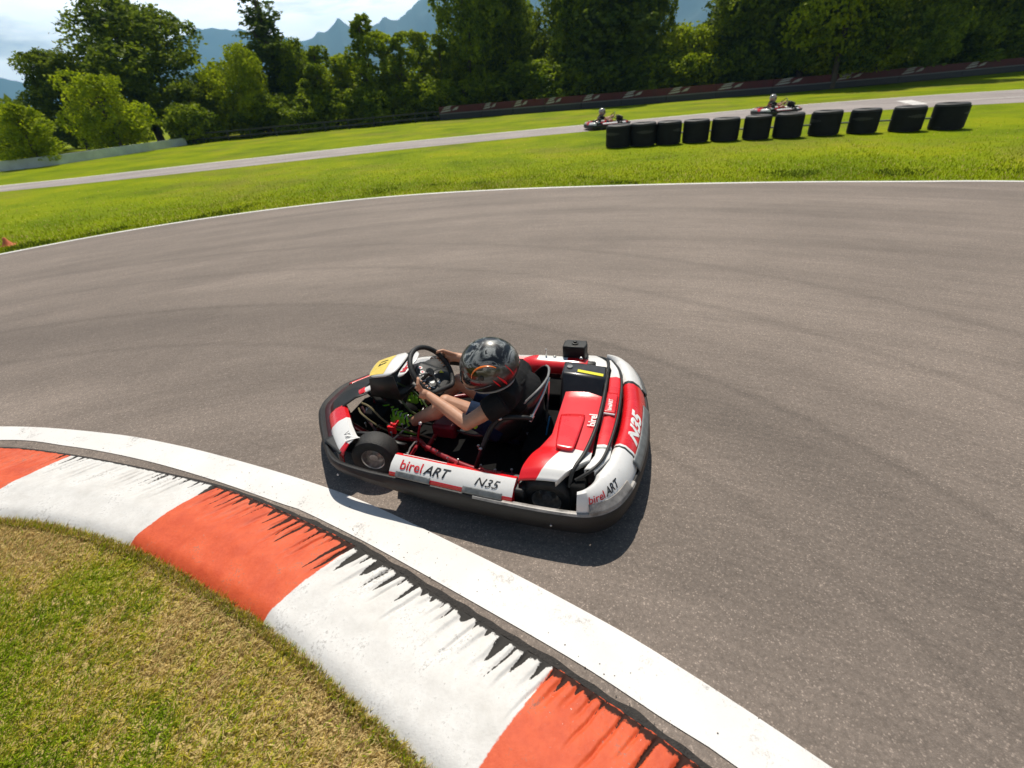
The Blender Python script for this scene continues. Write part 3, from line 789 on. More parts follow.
# --- all-round bumper
mb = MB(); rows = []
for ss in np.linspace(0, RL, 220, endpoint=False):
    b_ = zb(ss); wob = .004*math.sin(ss*7)
    rows.append([ro(ss, *p) for p in ((-.030, .190), (-.012, .2015), (-.002, .2), (.006, .19), (.012+wob, (.19+b_)/2+.02), (.006, b_+.03), (-.006, b_), (-.022, b_+.01), (-.030, b_+.04))])
mb.grid(rows, closed_u=True, closed_v=True)
bump = mb.build('bumper', M['bumper'], kart)
# worn pale lip along the side and the rear corner
mb = MB()
sL0, sL1 = s_at(.35, .70), s_at(-.42, .45)
rows = []
for ss in np.linspace(sL0, sL1, 120):
    rows.append([ro(ss, *p) for p in ((-.022, .199), (-.012, .2045), (0.001, .2035), (.008, .193))])
mb.grid(rows)
mb.build('bumper_lip', M['lip'], bump)
# maroon flat shelf of the front bumper ring
mb = MB(); rows = []
sF0, sF1 = s_at(1.3, -.56), s_at(1.3, .56)
def frng(a, b, n): return np.linspace(a-RL if a > b else a, b, n)
for ss in frng(sF0, sF1, 60):
    rows.append([ro(ss, *p) for p in ((-.080, .13), (-.082, .170), (-.062, .188), (-.03, .19))])
mb.grid(rows)
mb.build('front_bumper_shelf', M['maroon'], bump, solid=.004)
# bolts on band
mb = MB()
for (x, y) in ((1.19, .61), (-.05, .72)):
    ss = s_at(x, y); c = ro(ss, .014, .12); nn = rn(ss)*SG
    mb.ell(c, (.007, .007, .007), nu=8, nv=6)
split_build(mb, 'bolt', M['silver'], bump)

# --- side pods
def side_pod(sign):
    sec = [(-.155, .09), (-.145, .225), (-.128, .262), (-.105, .270), (-.055, .252), (-.022, .222), (-.012, .205), (-.010, .150)]
    a, b = s_at(.845, .668), s_at(.150, .718)
    if sign < 0: a, b = RL-a, RL-b
    sw = Sweep(sec, a, b, 50)
    mb = MB()
    def mi(i, j): return 0 if 2 <= j <= 3 and 0 < i else 1
    def mm(i, j):
        if j in (3, 4): return 0
        return 1
    sw.mesh(mb, mm)
    for e in (0, 1):
        ss = (a, b)[e]; poly = [sw.at(ss, v) for v in sw.d]; mb.add(poly, [tuple(range(len(poly)))], 1)
    pod = mb.build('side_pod', [M['white'], M['red']], kart)
    # red upper rim with a white pinstripe
    sg = 1 if sign > 0 else -1
    mb2 = MB(); rows = []
    for ss in np.linspace(a+sg*.04, a+sg*.30, 20):
        rows.append([sw.at(ss, v, .002) for v in (sw.d[2]+.006, sw.d[2]+.012)])
    mb2.grid(rows)
    # text
    if sign > 0:
        mb3 = MB(); mb4 = MB()
        W1 = tmesh('birel', .075, 0, .0008)[2]
        sw.text('ART', a+.055+W1+.012, sw.d[4]+.022, .072, 2, mb3, shear=.3, bold=.001)
        sw.text('N35', a+.485, sw.d[4]+.020, .060, 2, mb4, shear=.35, bold=0.0, squash=1.2)
        for q_ in (mb3, mb4): q_.build('lettering', [M['white'], M['textred'], M['textblk']], pod, smooth=False, recalc=False)
        mb5 = MB(); W1 = sw.text('birel', a+.055, sw.d[4]+.022, .075, 1, mb5, bold=.0008); mb5.build('lettering', [M['white'], M['textred']], pod, smooth=False, recalc=False)
    mb2.build('pinstripe', M['white'], pod, smooth=False, recalc=False)
    return pod, sw
podL, swL = side_pod(1)
side_pod(-1)
# grey insert plates on the near edge
mb = MB()
for x0, x1 in ((.80, .60), (.41, .20)):
    a, b = s_at(x0, .67), s_at(x1, .71); rows = []
    for ss in np.linspace(a, b, 12): rows.append([ro(ss, -.032, .226), ro(ss, -.024, .228), ro(ss, -.008, .213), ro(ss, -.006, .205)])
    mb.grid(rows)
split_build(mb, 'rub_plate', M['grey'], podL, solid=.004)

# --- nose fairing (three parts along the front)
def nose(y0, y1, sec, name, mats, mi, n=40, solid=.005):
    a = s_at(*y0); b = s_at(*y1); rows = []
    for ss in frng(a, b, n): rows.append([ro(ss, *p) for p in sec])
    mb = MB(); mb.grid(rows, mi); return mb.build(name, mats, kart, solid=solid)
secn = [(-.050, .150), (-.055, .200), (-.068, .220), (-.110, .250), (-.160, .262), (-.178, .25), (-.185, .18)]
def mleft(i, j):
    if i < 13: return 1
    if i > 33 and j < 3: return 1
    return 0
nl = nose((1.545, .28), (1.20, .615), secn, 'nose_panel', [M['white'], M['red']], mleft, 40)
def mright(i, j): return 0 if i < 20 else 1
nose((1.13, -.63), (1.45, -.40), secn, 'nose_panel', [M['white'], M['red']], mright, 30)
nose((1.45, -.40), (1.53, .30), [(-.080, .14), (-.090, .215), (-.13, .25), (-.24, .30), (-.32, .31), (-.36, .24), (-.46, .16), (-.56, .12)], 'nose_cover', [M['black']], lambda i, j: 0, 30)
nose((1.45, -.40), (1.60, -.12), [(-.075, .222), (-.085, .235), (-.10, .240), (-.118, .243)], 'red_trim', [M['red']], lambda i, j: 0, 20)
# black swoosh letters on the nose panel
mb = MB()
a = s_at(1.36, .515)
swN = Sweep(secn, a, a+.4, 10)
swN.text('N35', a+.02, swN.d[4]-.01, .05, 0, mb, shear=.4, bold=0)
mb.build('lettering', M['textblk'], nl, smooth=False, recalc=False)
# white V mark on the black inner fairing over the front wheel
mb = MB(); mb.tube([(1.21, .455, .262), (1.125, .46, .262), (1.19, .50, .262)], .008, 6, flat=.3)
mb.build('white_mark', M['white'], nl)

# --- number panel
def quadpanel(mb, c00, c10, c11, c01, nu=10, nv=10, mi=0, bulge=.0, lift=0.0, rnd=.0):
    c00, c10, c11, c01 = map(Vector, (c00, c10, c11, c01)); rows = []
    nrm = (c10-c00).cross(c01-c00).normalized()
    if nrm.z < 0: nrm = -nrm
    for i in range(nu+1):
        u = i/nu; row = []
        for j in range(nv+1):
            v = j/nv
            uu_, vv_ = u, v
            if rnd:   # pull corners in
                du, dv = abs(u-.5)*2, abs(v-.5)*2
                k = 1-rnd*(du**3)*(dv**3); uu_ = .5+(u-.5)*k; vv_ = .5+(v-.5)*k
            p = c00.lerp(c10, uu_).lerp(c01.lerp(c11, uu_), vv_)
            p = p + nrm*(lift+bulge*(1-(2*u-1)**2)*(1-(2*v-1)**2)); row.append(p)
        rows.append(row)
    mb.grid(rows, mi); return nrm
NP = ((1.215, .135, .455), (1.29, -.115, .425), (1.02, -.135, .520), (1.022, .135, .490))
mb = MB(); quadpanel(mb, *NP, bulge=.022, rnd=.22)
num = mb.build('number_panel', M['white'], kart, solid=.006)
c = [Vector(p) for p in NP]
nq = (c[1]-c[0]).cross(c[3]-c[0]).normalized(); nq = nq if nq.z > 0 else -nq
def inq(u, v, l=0.0): return c[0].lerp(c[1], u).lerp(c[3].lerp(c[2], u), v)+nq*(.022*(1-(2*u-1)**2)*(1-(2*v-1)**2)+l)
mb = MB(); rows = []
for i in range(13):
    u = .07+.86*i/12; e = 1-abs(2*i/12-1)**4
    rows.append([inq(u, .5+((.10-.05*e)-.5)*(1-j/10)+((.60+.04*e)-.5)*(j/10), .0045) for j in range(11)])
mb.grid(rows); mb.build('yellow_field', M['yellow'], num)
V, F, wt = tmesh('17', .085, 0, .0015)
mb = MB()
mb.add([inq(.66-x/.30, .14+(.10-y)/.26, .0065) for x, y in V], F)
mb.build('number', M['textblk'], num, smooth=False, recalc=False)
# second white piece with red mark next to the wheel
N2 = ((1.005, .15, .487), (1.00, -.135, .522), (.925, -.06, .535), (.955, .12, .490))
mb = MB(); quadpanel(mb, *N2, bulge=.006, rnd=.3); p2 = mb.build('logo_panel', M['white'], kart, solid=.005)
V, F, wt = tmesh('birel', .055, 0, .003)
c2 = [Vector(p) for p in N2]
mb = MB(); mb.add([c2[0].lerp(c2[1], .14+x/.26).lerp(c2[3].lerp(c2[2], .14+x/.26), .75-y/.075)+Vector((0, 0, .009)) for x, y in V], F)
mb.build('lettering', M['textred'], p2, smooth=False, recalc=False)
# bracket and under-panel
mb = MB(); mb.grid([[(1.20, .13, .45), (1.03, .13, .485)], [(1.24, .10, .30), (1.02, .11, .30)], [(1.25, -.1, .28), (1.02, -.1, .28)], [(1.28, -.11, .42), (1.03, -.13, .51)]])
mb.build('panel_support', M['black'], kart, solid=.006)

# --- dash panel with round stickers
D = ((.985, -.125, .455), (.735, -.125, .372), (.745, .12, .350), (.945, .12, .425))
mb = MB(); quadpanel(mb, *D, bulge=.008, rnd=.1); dash = mb.build('dash_panel', M['black'], kart, solid=.005)
cd = [Vector(p) for p in D]
def ind(u, v): return cd[0].lerp(cd[1], u).lerp(cd[3].lerp(cd[2], u), v)
dn = (cd[1]-cd[0]).cross(cd[3]-cd[0]).normalized(); dn = dn if dn.z > 0 else -dn
mb = MB(); mr_ = MB()
for u, v, r0, k in ((.12, .30, .014, 0), (.22, .42, .014, 1), (.36, .40, .013, 0), (.50, .33, .012, 0), (.56, .62, .017, 0), (.36, .68, .012, 0), (.20, .80, .015, 0), (.50, .86, .012, 0), (.72, .55, .012, 0)):
    ctr = ind(u, v)+dn*.010
    e1 = (cd[1]-cd[0]).normalized(); e2 = dn.cross(e1)
    mb.add([ctr+(e1*math.cos(a)+e2*math.sin(a))*r0 for a in np.linspace(0, 2*math.pi, 14, endpoint=False)], [tuple(range(14))], 0)
    if k == 1 or r0 == .014:
        mb.add([ctr+dn*.001+(e1*math.cos(a)+e2*math.sin(a))*r0*.55 for a in np.linspace(0, 2*math.pi, 10, endpoint=False)], [tuple(range(10))], 1)
# warning triangle + slim white label
ctr = ind(.66, .16)+dn*.010; mb.add([ctr+e1*.016, ctr-e1*.012+e2*.016, ctr-e1*.012-e2*.016], [(0, 1, 2)], 2)
for k in (0, 1):
    ctr = ind(.28+.3*k, .54+.25*k)+dn*.009; mb.add([ctr+e1*.03+e2*.003, ctr-e1*.03+e2*.003, ctr-e1*.03-e2*.003, ctr+e1*.03-e2*.003], [(0, 1, 2, 3)], 0)
split_build(mb, 'sticker', [M['textwht'], M['textred'], M['vyellow']], dash, smooth=False, recalc=False)

# --- floor tray, chassis, axle
mb = MB(); mb.prism([(1.54, -.20), (1.54, .20), (1.42, .35), (1.20, .37), (.98, .32), (.86, .60), (.30, .66), (.15, .66), (.15, -.66), (.30, -.66), (.86, -.60), (.98, -.32), (1.20, -.37), (1.42, -.35)], .035, .045)
mb.build('floor_tray', M['matte'], kart, bevel=.003)
for sg in (1, -1):
    mb = MB()
    mb.tube([(1.42, sg*.14, .075), (1.22, sg*.22, .075), (1.05, sg*.22, .08), (.90, sg*.225, .09), (.80, sg*.285, .09), (.49, sg*.395, .085), (.20, sg*.415, .085), (-.2, sg*.42, .10), (-.33, sg*.40, .11)], .0165, 10, smooth=5)
    mb.tube([(.88, sg*.24, .09), (.84, sg*.56, .13)], .011, 8)
    mb.tube([(.58, sg*.37, .09), (.58, sg*.62, .13)], .011, 8)
    mb.tube([(.30, sg*.40, .09), (.20, sg*.62, .13)], .011, 8)
    mb.build('chassis_tube', M['dred'], kart)
mb = MB(); mb.tube([(.82, -.28, .07), (.82, .28, .07)], .014, 8); mb.tube([(1.22, -.22, .075), (1.22, .22, .075)], .014, 8); mb.tube([(.1, -.41, .08), (.1, .41, .08)], .014, 8)
split_build(mb, 'cross_tube', M['dred'], kart)
mb = MB(); mb.tube([(0, -.46, .14), (0, .46, .14)], .02, 12); mb.build('axle', M['silver'], kart)
mb = MB(); mb.tube([(1.03, -.33, .13), (.98, 0, .11), (1.03, .33, .13)], .007, 8); mb.build('tie_rod', M['silver'], kart)
# bolts and small fittings
for p in ((.88, .27, .115), (.83, .50, .16), (.86, .42, .15), (.72, .34, .13), (.60, .46, .13), (.62, .40, .14), (.56, .39, .13), (.45, .33, .2), (.40, .30, .27), (.42, .40, .12), (.33, .42, .12), (1.02, .30, .19), (1.06, .25, .2), (1.0, .20, .18), (.97, .16, .22), (1.13, .30, .17), (1.25, .22, .17), (1.3, .1, .2), (.24, .40, .12), (.47, .42, .10)):
    fit = MB(); fit.ell(p, (.008, .008, .007), nu=8, nv=6)
    fit.tube([(p[0], p[1], p[2]-.03), p], .004, 6)
    fit.build('bolt', M['silver'], kart)
mb = MB(); mb.tube([(.88, .265, .09), (.865, .262, .16), (.842, .25, .238)], .007, 8); lv = mb.build('lever', M['dred'], kart)
mb = MB(); mb.ell((.84, .25, .245), (.011, .011, .011), nu=10, nv=8); mb.build('knob', M['textwht'], lv)
mb = MB(); mb.tube([(.83, .50, .17), (.86, .38, .16), (.87, .30, .14)], .005, 6); mb.build('rod', M['silver'], kart)
# front clamps, pedals, hoses
mb = MB(); mb.box((1.02, .285, .20), (.05, .02, .05)); mb.box((1.0, .26, .23), (.02, .05, .02)); mb.tube([(1.05, .27, .15), (1.02, .27, .24)], .009, 8)
mb.build('steering_clamp', M['red'], kart, bevel=.002)
for y in (.13, -.15):
    mb = MB(); mb.tube([(1.24, y-.03, .06), (1.27, y-.03, .2), (1.27, y+.03, .2), (1.24, y+.03, .06)], .008, 8, smooth=4); mb.box((1.275, y, .17), (.012, .07, .06))
    mb.build('pedal', M['silver'], kart)
for pts in ([(1.30, .18, .25), (1.22, .26, .27), (1.12, .27, .2), (1.02, .24, .13), (.9, .2, .09)], [(1.28, .16, .28), (1.18, .22, .30), (1.08, .23, .2), (.95, .19, .12), (.8, .18, .07)]):
    mb = MB(); mb.tube(pts, .006, 8, smooth=6); mb.build('hose', mat('brown_hose', (.16, .13, .06), .5), kart)
mb = MB(); mb.tube([(1.10, .05, .33), (1.0, .08, .2), (.93, .03, .12)], .007, 8, smooth=5); mb.tube([(1.12, -.03, .33), (1.03, -.08, .22), (.9, -.02, .1)], .007, 8, smooth=5)
split_build(mb, 'cable', mat('green_cable', (.06, .10, .03), .45), kart)
mb = MB(); quadpanel(mb, (1.36, .06, .295), (1.33, .11, .292), (1.19, .05, .352), (1.22, .00, .354), bulge=.008, rnd=.2, mi=0); sp_ = mb.build('spoiler_tip', [M['white']], kart, solid=.006)
mb = MB(); quadpanel(mb, (1.361, .061, .302), (1.331, .111, .299), (1.285, .092, .318), (1.315, .042, .322), bulge=.004, mi=0); mb.build('red_end', M['red'], sp_, solid=.004)
mb = MB(); mb.tube([(1.29, .16, .25), (1.22, .22, .19), (1.14, .27, .16)], .009, 8); mb.tube([(1.25, .0, .30), (1.16, .08, .26)], .006, 8); split_build(mb, 'fairing_stay', M['maroon'], kart)
mb = MB(); mb.box((1.18, .16, .20), (.14, .10, .08)); mb.box((1.10, -.18, .2), (.14, .12, .12)); split_build(mb, 'brake_box', M['matte'], kart, bevel=.008)
# inner black arches next to the front wheels
for sg in (1, -1):
    mb = MB(); rows = []
    for a in np.linspace(0, 1, 10):
        x = 1.34-.44*a; zz = .16+.085*math.sin(math.pi*min(1, a*1.1))*.6
        rows.append([(x, sg*.34, .10), (x, sg*.345, zz), (x, sg*.375, zz+.01)])
    mb.grid(rows); mb.build('wheel_guard', M['black'], kart, solid=.005)
    mb = MB(); quadpanel(mb, (1.33, sg*.36, .20), (1.37, sg*.47, .215), (1.20, sg*.565, .215), (1.20, sg*.38, .20)); mb.build('wheel_guard', M['black'], kart, solid=.005)

# --- wheels
def wheel(x, y, z, r, wd, steer, sg):
    Mx = Matrix.Translation((x, y, z)) @ Matrix.Rotation(steer, 4, 'Z') @ Matrix.Rotation(R(-90*sg), 4, 'X')   # local z = outward
    h = wd/2
    prof = [(r*.50, -h*.80), (r*.62, -h*.98), (r*.84, -h), (r*.955, -h*.86), (r, -h*.62), (r*1.006, 0), (r, h*.62), (r*.955, h*.86), (r*.84, h), (r*.62, h*.98), (r*.50, h*.80)]
    root = empty('wheel', (x, y, z)); root.parent = kart
    mb = MB(); mb.lathe(prof, Mx, 48)
    mb.build('tyre', M['tyre'], root, off=(x, y, z))
    mb = MB()
    rp_ = [(r*.50, h*.80), (r*.53, h*.86), (r*.49, h*.80), (r*.46, h*.35), (r*.40, h*.15), (r*.30, h*.2), (r*.20, h*.45), (r*.19, h*.62), (.001, h*.62)]
    mb.lathe(rp_, Mx, 32); mb.lathe([(r*.50, -h*.8), (r*.46, -h*.3), (.001, -h*.3)], Mx, 32)
    for k in range(5):
        a = 2*math.pi*k/5; mb.ell(Mx @ Vector((math.cos(a)*r*.31, math.sin(a)*r*.31, h*.25)), (.007, .007, .007), nu=6, nv=5)
    mb.build('rim', M['rim'], root, off=(x, y, z))
    return root
wheel(1.06, .435, .13, .132, .125, R(9), 1)
wheel(1.07, -.435, .13, .132, .125, R(9), -1)
wheel(0, .535, .142, .142, .175, 0, 1)
wheel(0, -.535, .142, .142, .175, 0, -1)

# --- rear bodywork: deck with fenders (both sides)
def zdeck(x, y):
    ay = abs(y)
    z = .315
    if ay > .40: z += .018*math.sin(min(1, (ay-.40)/.2)*math.pi)
    if ay > .58: z -= (ay-.58)*.5
    if x > 0: z -= .25*x*x/.14*.4
    z += -.02*((x+.08)/.12)**2*.25
    return z
front_edge = [(-.66, .10), (-.62, .135), (-.55, .125), (-.47, .10), (-.36, .055), (-.29, .03), (0, .03), (.29, .03), (.36, .055), (.47, .10), (.55, .125), (.62, .135), (.66, .10)]
mb = MB(); rows = []
ys = np.linspace(-.622, .622, 85)
fx = np.interp(ys, [p[0] for p in front_edge], [p[1] for p in front_edge])
for y, f_ in zip(ys, fx):
    back = -.195 if abs(y) < .47 else -.195+(abs(y)-.47)*.95
    rows.append([(f_+.0, y, zdeck(f_, y)-.03)]+[(f_+(back-f_)*k/14, y, zdeck(f_+(back-f_)*k/14, y)) for k in range(15)]+[(back, y, zdeck(back, y)-.03)])
def md(i, j):
    y = ys[i]; k = j/15
    ay = abs(y)
    xx = fx[i]+(-.195-fx[i])*k
    if ay > .365 and xx < .035-(.60-ay)*.55: 
        return 1
    if ay > .350 and ay <= .365 and xx < -.09: return 2
    return 0
mb.grid(rows, 0)
def livery(name):
    m = bpy.data.materials.new(name); m.use_nodes = True; nt = m.node_tree; b = nt.nodes['Principled BSDF']
    sp = nt.nodes.new('ShaderNodeSeparateXYZ'); nt.links.new(nt.nodes.new('ShaderNodeTexCoord').outputs['Object'], sp.inputs[0])
    ab_ = N_(nt, 'ShaderNodeMath', operation='ABSOLUTE'); nt.links.new(sp.outputs['Y'], ab_.inputs[0])
    def lin(kx, ky, c):
        q = N_(nt, 'ShaderNodeMath', operation='MULTIPLY_ADD'); nt.links.new(sp.outputs['X'], q.inputs[0]); q.inputs[1].default_value = kx; q.inputs[2].default_value = c
        q2 = N_(nt, 'ShaderNodeMath', operation='MULTIPLY_ADD'); nt.links.new(ab_.outputs[0], q2.inputs[0]); q2.inputs[1].default_value = ky; nt.links.new(q.outputs[0], q2.inputs[2]); return q2.outputs[0]
    def mn(a, c):
        q = N_(nt, 'ShaderNodeMath', operation='MINIMUM'); nt.links.new(a, q.inputs[0]); nt.links.new(c, q.inputs[1]); return q.outputs[0]
    def stp(a):
        q = N_(nt, 'ShaderNodeMapRange'); q.inputs[1].default_value = -.001; q.inputs[2].default_value = .001; nt.links.new(a, q.inputs[0]); return q.outputs[0]
    white = stp(mn(lin(-1, .45, -.235), lin(.1, 1, -.385)))
    dark = stp(mn(mn(lin(.1, 1, -.375), lin(-.1, -1, .387)), lin(-1, 0, -.02)))
    n_ = N_(nt, 'ShaderNodeTexNoise', Scale=30.0, Detail=7.0, Roughness=.75); nt.links.new(nt.nodes['Texture Coordinate'].outputs['Object'], n_.inputs['Vector'])
    mr = N_(nt, 'ShaderNodeMapRange'); mr.inputs[1].default_value = .57; mr.inputs[2].default_value = .72; mr.inputs[4].default_value = .14; nt.links.new(n_.outputs['Fac'], mr.inputs[0])
    col = None
    def mix(f, a, c):
        q = N_(nt, 'ShaderNodeMix', data_type='RGBA'); nt.links.new(f, q.inputs['Factor'])
        for sk, v in ((q.inputs[6], a), (q.inputs[7], c)):
            if isinstance(v, tuple): sk.default_value = v
            else: nt.links.new(v, sk)
        return q.outputs[2]
    col = mix(white, (.76, .014, .020, 1), (.80, .79, .77, 1)); col = mix(mr.outputs[0], col, (.05, .04, .04, 1))
    nt.links.new(col, b.inputs['Base Color']); b.inputs['Roughness'].default_value = .28; b.inputs['Coat Weight'].default_value = .5; b.inputs['Coat Roughness'].default_value = .12
    return m
deck = mb.build('engine_cover', livery('cover_livery'), kart, solid=.004)
# raised panel
mb = MB(); quadpanel(mb, (.018, .12, .318), (-.125, .10, .318), (-.105, .44, .333), (-.012, .43, .333), bulge=.0, lift=.006, rnd=.06)
mb.build('raised_panel', M['red'], deck, solid=.006)
mb = MB(); V, F, wt = tmesh('birel', .062, 0, .0015)
mb.add([(-.185+y*1.0, .20-x, .3235) for x, y in V], F)
mb.build('lettering', M['textwht'], deck, smooth=False, recalc=False)
# inner fender drop (black) around rear wheels
for sg in (1, -1):
    mb = MB(); mb.box((-.155, sg*.545, .19), (.07, .15, .17)); mb.build('arch_filler', M['matte'], kart, bevel=.01)
    mb = MB(); mb.box((.165, sg*.600, .155), (.13, .12, .16)); mb.build('mud_guard', M['black'], kart, bevel=.012)

# --- middle panel between the hoops
mb = MB(); rows = []
ysm = np.linspace(-.54, .53, 62)
for y in ysm:
    k = max(0, abs(y)-.42)
    x0, x1 = -.215+k*.35, -.285+k*.55
    rows.append([(x0, y, .285), (x0, y, .313-.3*k*k), ((x0+x1)/2, y, .320-.3*k*k), (x1, y, .310-.3*k*k), (x1, y, .28)])
mb.grid(rows, lambda i, j: (1 if abs(ysm[i]) > .335 else 0) if not (.345 < ysm[i] < .365) else 2)
midp = mb.build('rear_panel', [M['red'], M['white'], M['grey']], kart, solid=.004)
mb = MB(); quadpanel(mb, (-.218, .075, .326), (-.218, -.13, .326), (-.278, -.13, .322), (-.278, .075, .322), lift=.005, bulge=.003)
pl = mb.build('name_plate', M['red'], midp, solid=.008)
mb = MB(); V, F, wt = tmesh('birelART', .032, 0, .001)
mb.add([(-.256+y, .055-x*.95, .3365) for x, y in V], F); mb.build('lettering', M['textwht'], pl, smooth=False, recalc=False)
mb = MB(); mb.tube([(-.218, .08, .330), (-.278, .08, .326)], .006, 8); mb.build('plate_end', M['white'], pl)

# --- rear pod round the back
secr = [(-.150, .20), (-.147, .280), (-.135, .300), (-.115, .310), (-.085, .305), (-.045, .272), (-.022, .232), (-.012, .206), (-.012, .16)]
a0 = s_at(-.165, .722); a1 = RL-a0
def fr(ss, o, z):
    # narrow toward the ends where the pod meets the wheels
    e = min(abs(ss-a0), abs(a1-ss)); k = min(1, .50+e/.22*.5)
    return o*k, z-.02*(1-k)*2
swR = Sweep(secr, a0, a1, 110, fr)
mb = MB(); SS = np.linspace(a0, a1, 110)
def mrp(i, j):
    y = rp(SS[min(i, 108)])[1]
    if -.30 < y < .325: return 0
    if .325 <= y < .345 : return 1
    if .345 <= y < .358 or -.32 < y <= -.30: return 2
    return 1
swR.mesh(mb, mrp)
for ss in (a0, a1):
    poly = [swR.at(ss, v) for v in swR.d]; mb.add(poly, [tuple(range(len(poly)))], 1)
rpod = mb.build('rear_pod', [M['red'], M['white'], M['textblk']], kart)
mb = MB()
mbn = MB(); mbb = MB()
swR.text('N35', s_at(-.452, .265), swR.d[5]+.004, .090, 0, mbn, shear=.45, bold=.004, squash=1.55)
W1 = swR.text('birel', s_at(-.225, .71), swR.d[6]-.030, .056, 1, mbb, bold=.0006)
swR.text('ART', s_at(-.225, .71)+W1+.01, swR.d[6]-.030, .056, 2, mb, shear=.3, bold=.001)
for q_ in (mb, mbn, mbb): q_.build('lettering', [M['textwht'], M['textred'], M['textblk']], rpod, smooth=False, recalc=False)
# grey rubbing plates along the outer edge
for (p, q) in (((-.445, .38), (-.452, -.13)), ((-.225, .708), (-.405, .50)), ((-.44, -.33), (-.30, -.66))):
    a, b = s_at(*p), s_at(*q); rows = []; mb = MB()
    for ss in np.linspace(a, b, 24): rows.append([ro(ss, -.034, .262), ro(ss, -.024, .252), ro(ss, -.004, .225), ro(ss, .006, .203)] if p[0] == -.445 else [ro(ss, -.034, .240), ro(ss, -.024, .242), ro(ss, -.004, .214), ro(ss, .006, .202)])
    mb.grid(rows); mb.build('rub_plate', M['grey'] if p[0] != -.225 else M['lip'], rpod, solid=.005)

# --- black tubular hoops over the rear
mb = MB(); mb.tube([(-.115, .60, .25), (-.125, .555, .318), (-.165, .44, .338), (-.195, .25, .352), (-.205, 0, .358), (-.198, -.3, .352), (-.18, -.5, .335), (-.10, -.585, .31)], .0105, 10, smooth=6)
mb.build('roll_hoop', M['black'], kart)
mb = MB(); mb.tube([(-.14, .585, .285), (-.215, .53, .318), (-.262, .42, .322), (-.290, .2, .328), (-.297, 0, .330), (-.29, -.25, .326), (-.262, -.42, .32), (-.2, -.55, .31)], .0085, 10, smooth=6)
mb.build('roll_hoop', M['black'], kart)

# --- engine area: red/white side case, black airbox, fuel tank
mb = MB(); rows = []
for x, k in zip(np.linspace(.37, -.06, 14), np.r_[.55, .8, .95, np.ones(9), .97, .85]):
    rows.append([(x, -.43+math.cos(a)*.075*k, .315+math.sin(a)*.055*k) for a in np.linspace(0, 2*math.pi, 16, endpoint=False)])
mb.grid(rows, lambda i, j: 1 if 3 <= i <= 8 and 3 <= j <= 7 else 0, closed_v=True, cap=True)
ec = mb.build('engine_case', [M['red'], M['white']], kart)
mb = MB(); Mx = Matrix.Translation((-.06, -.43, .315)) @ Matrix.Rotation(R(-90), 4, 'Y'); mb.lathe([(.001, .05), (.035, .05), (.042, .04), (.042, 0), (.03, -.01)], Mx, 20); mb.build('end_cap', M['black'], ec)
mb = MB(); mb.prism([(.0, -.055), (.13, -.055), (.145, -.03), (.145, .05), (.0, .05), (-.012, 0)], .35, .448, M=Matrix.Translation((-.035, -.50, 0)))
ab = mb.build('airbox', M['black'], kart, bevel=.008)
mb = MB(); mb.lathe([(.022, .448), (.022, .456), (.012, .458), (.012, .468), (.001, .469)], Matrix.Translation((.035, -.50, 0)), 16); mb.build('airbox_cap', M['black'], ab)
mb = MB(); mb.box((.03, -.49, .25), (.16, .12, .22)); mb.build('engine_block', M['black'], kart, bevel=.01)
mb = MB()
tk = [(.075, -.345, .405), (-.195, -.345, .385), (-.200, -.20, .385), (.070, -.20, .405), (.075, -.345, .12), (-.195, -.345, .12), (-.195, -.05, .27), (.06, -.04, .20)]
mb.add(tk, [(0, 1, 2, 3), (4, 7, 6, 5), (0, 4, 5, 1), (1, 5, 6, 2), (2, 6, 7, 3), (3, 7, 4, 0)])
tank = mb.build('fuel_tank', M['tank'], kart, bevel=.014)
mb = MB(); c4 = [Vector(p) for p in tk[:4]]
def int_(u, v): return c4[0].lerp(c4[1], u).lerp(c4[3].lerp(c4[2], u), v)
mb.add([int_(.35, .62)+X(0, 0, .003), int_(.93, .72)+X(0, 0, .003), int_(.93, .92)+X(0, 0, .003), int_(.35, .82)+X(0, 0, .003)], [(0, 1, 2, 3)]); mb.build('sticker', M['vyellow'], tank, smooth=False)
mb = MB(); mb.lathe([(.018, .40), (.018, .41), (.001, .411)], Matrix.Translation((.03, -.27, 0)), 14); mb.build('tank_cap', M['grey'], tank)
mb = MB(); mb.ell((-.02, -.40, .395), (.012, .012, .012), nu=8, nv=6); mb.ell((.16, -.44, .37), (.011, .011, .011), nu=8, nv=6); mb.tube([(.22, -.45, .36), (.22, -.45, .42)], .005, 6); split_build(mb, 'engine_bolt', M['silver'], ec)
mb = MB(); mb.box((.10, .05, .12), (.22, .5, .12)); mb.box((-.08, .1, .2), (.16, .5, .16)); mb.box((.05, -.25, .17), (.25, .2, .2)); split_build(mb, 'engine_bay', M['matte'], kart, bevel=.01)

# --- seat
mb = MB(); rows = []
prof = [(.64, .135, .17, .03), (.55, .085, .175, .07), (.45, .062, .18, .12), (.36, .07, .185, .18), (.28, .12, .19, .22), (.215, .22, .200, .17), (.17, .31, .205, .14), (.145, .375, .200, .11), (.130, .425, .178, .075), (.118, .462, .140, .04), (.112, .482, .085, .015), (.110, .490, .02, .0)]
P_ = catmull([np.array(p) for p in prof], 3)
for q in P_:
    x, z, hw, up = q
    row = []
    for v in np.linspace(-1, 1, 25):
        y = hw*math.sin(v*math.pi/2)*(1.0) if abs(v) < 1 else hw*v
        lift = up*(abs(v)**4)
        # lift direction: forward & up
        fwd = min(1, max(0, (z-.1)/.25))
        row.append((x+lift*(.25+.6*fwd)*.75, y, z+lift*(.9-.55*fwd)))
    rows.append(row)
mb.grid(rows); seat = mb.build('seat', M['seat'], kart, solid=.008)
top = [rows[-1][k] for k in range(0, 25, 2)]
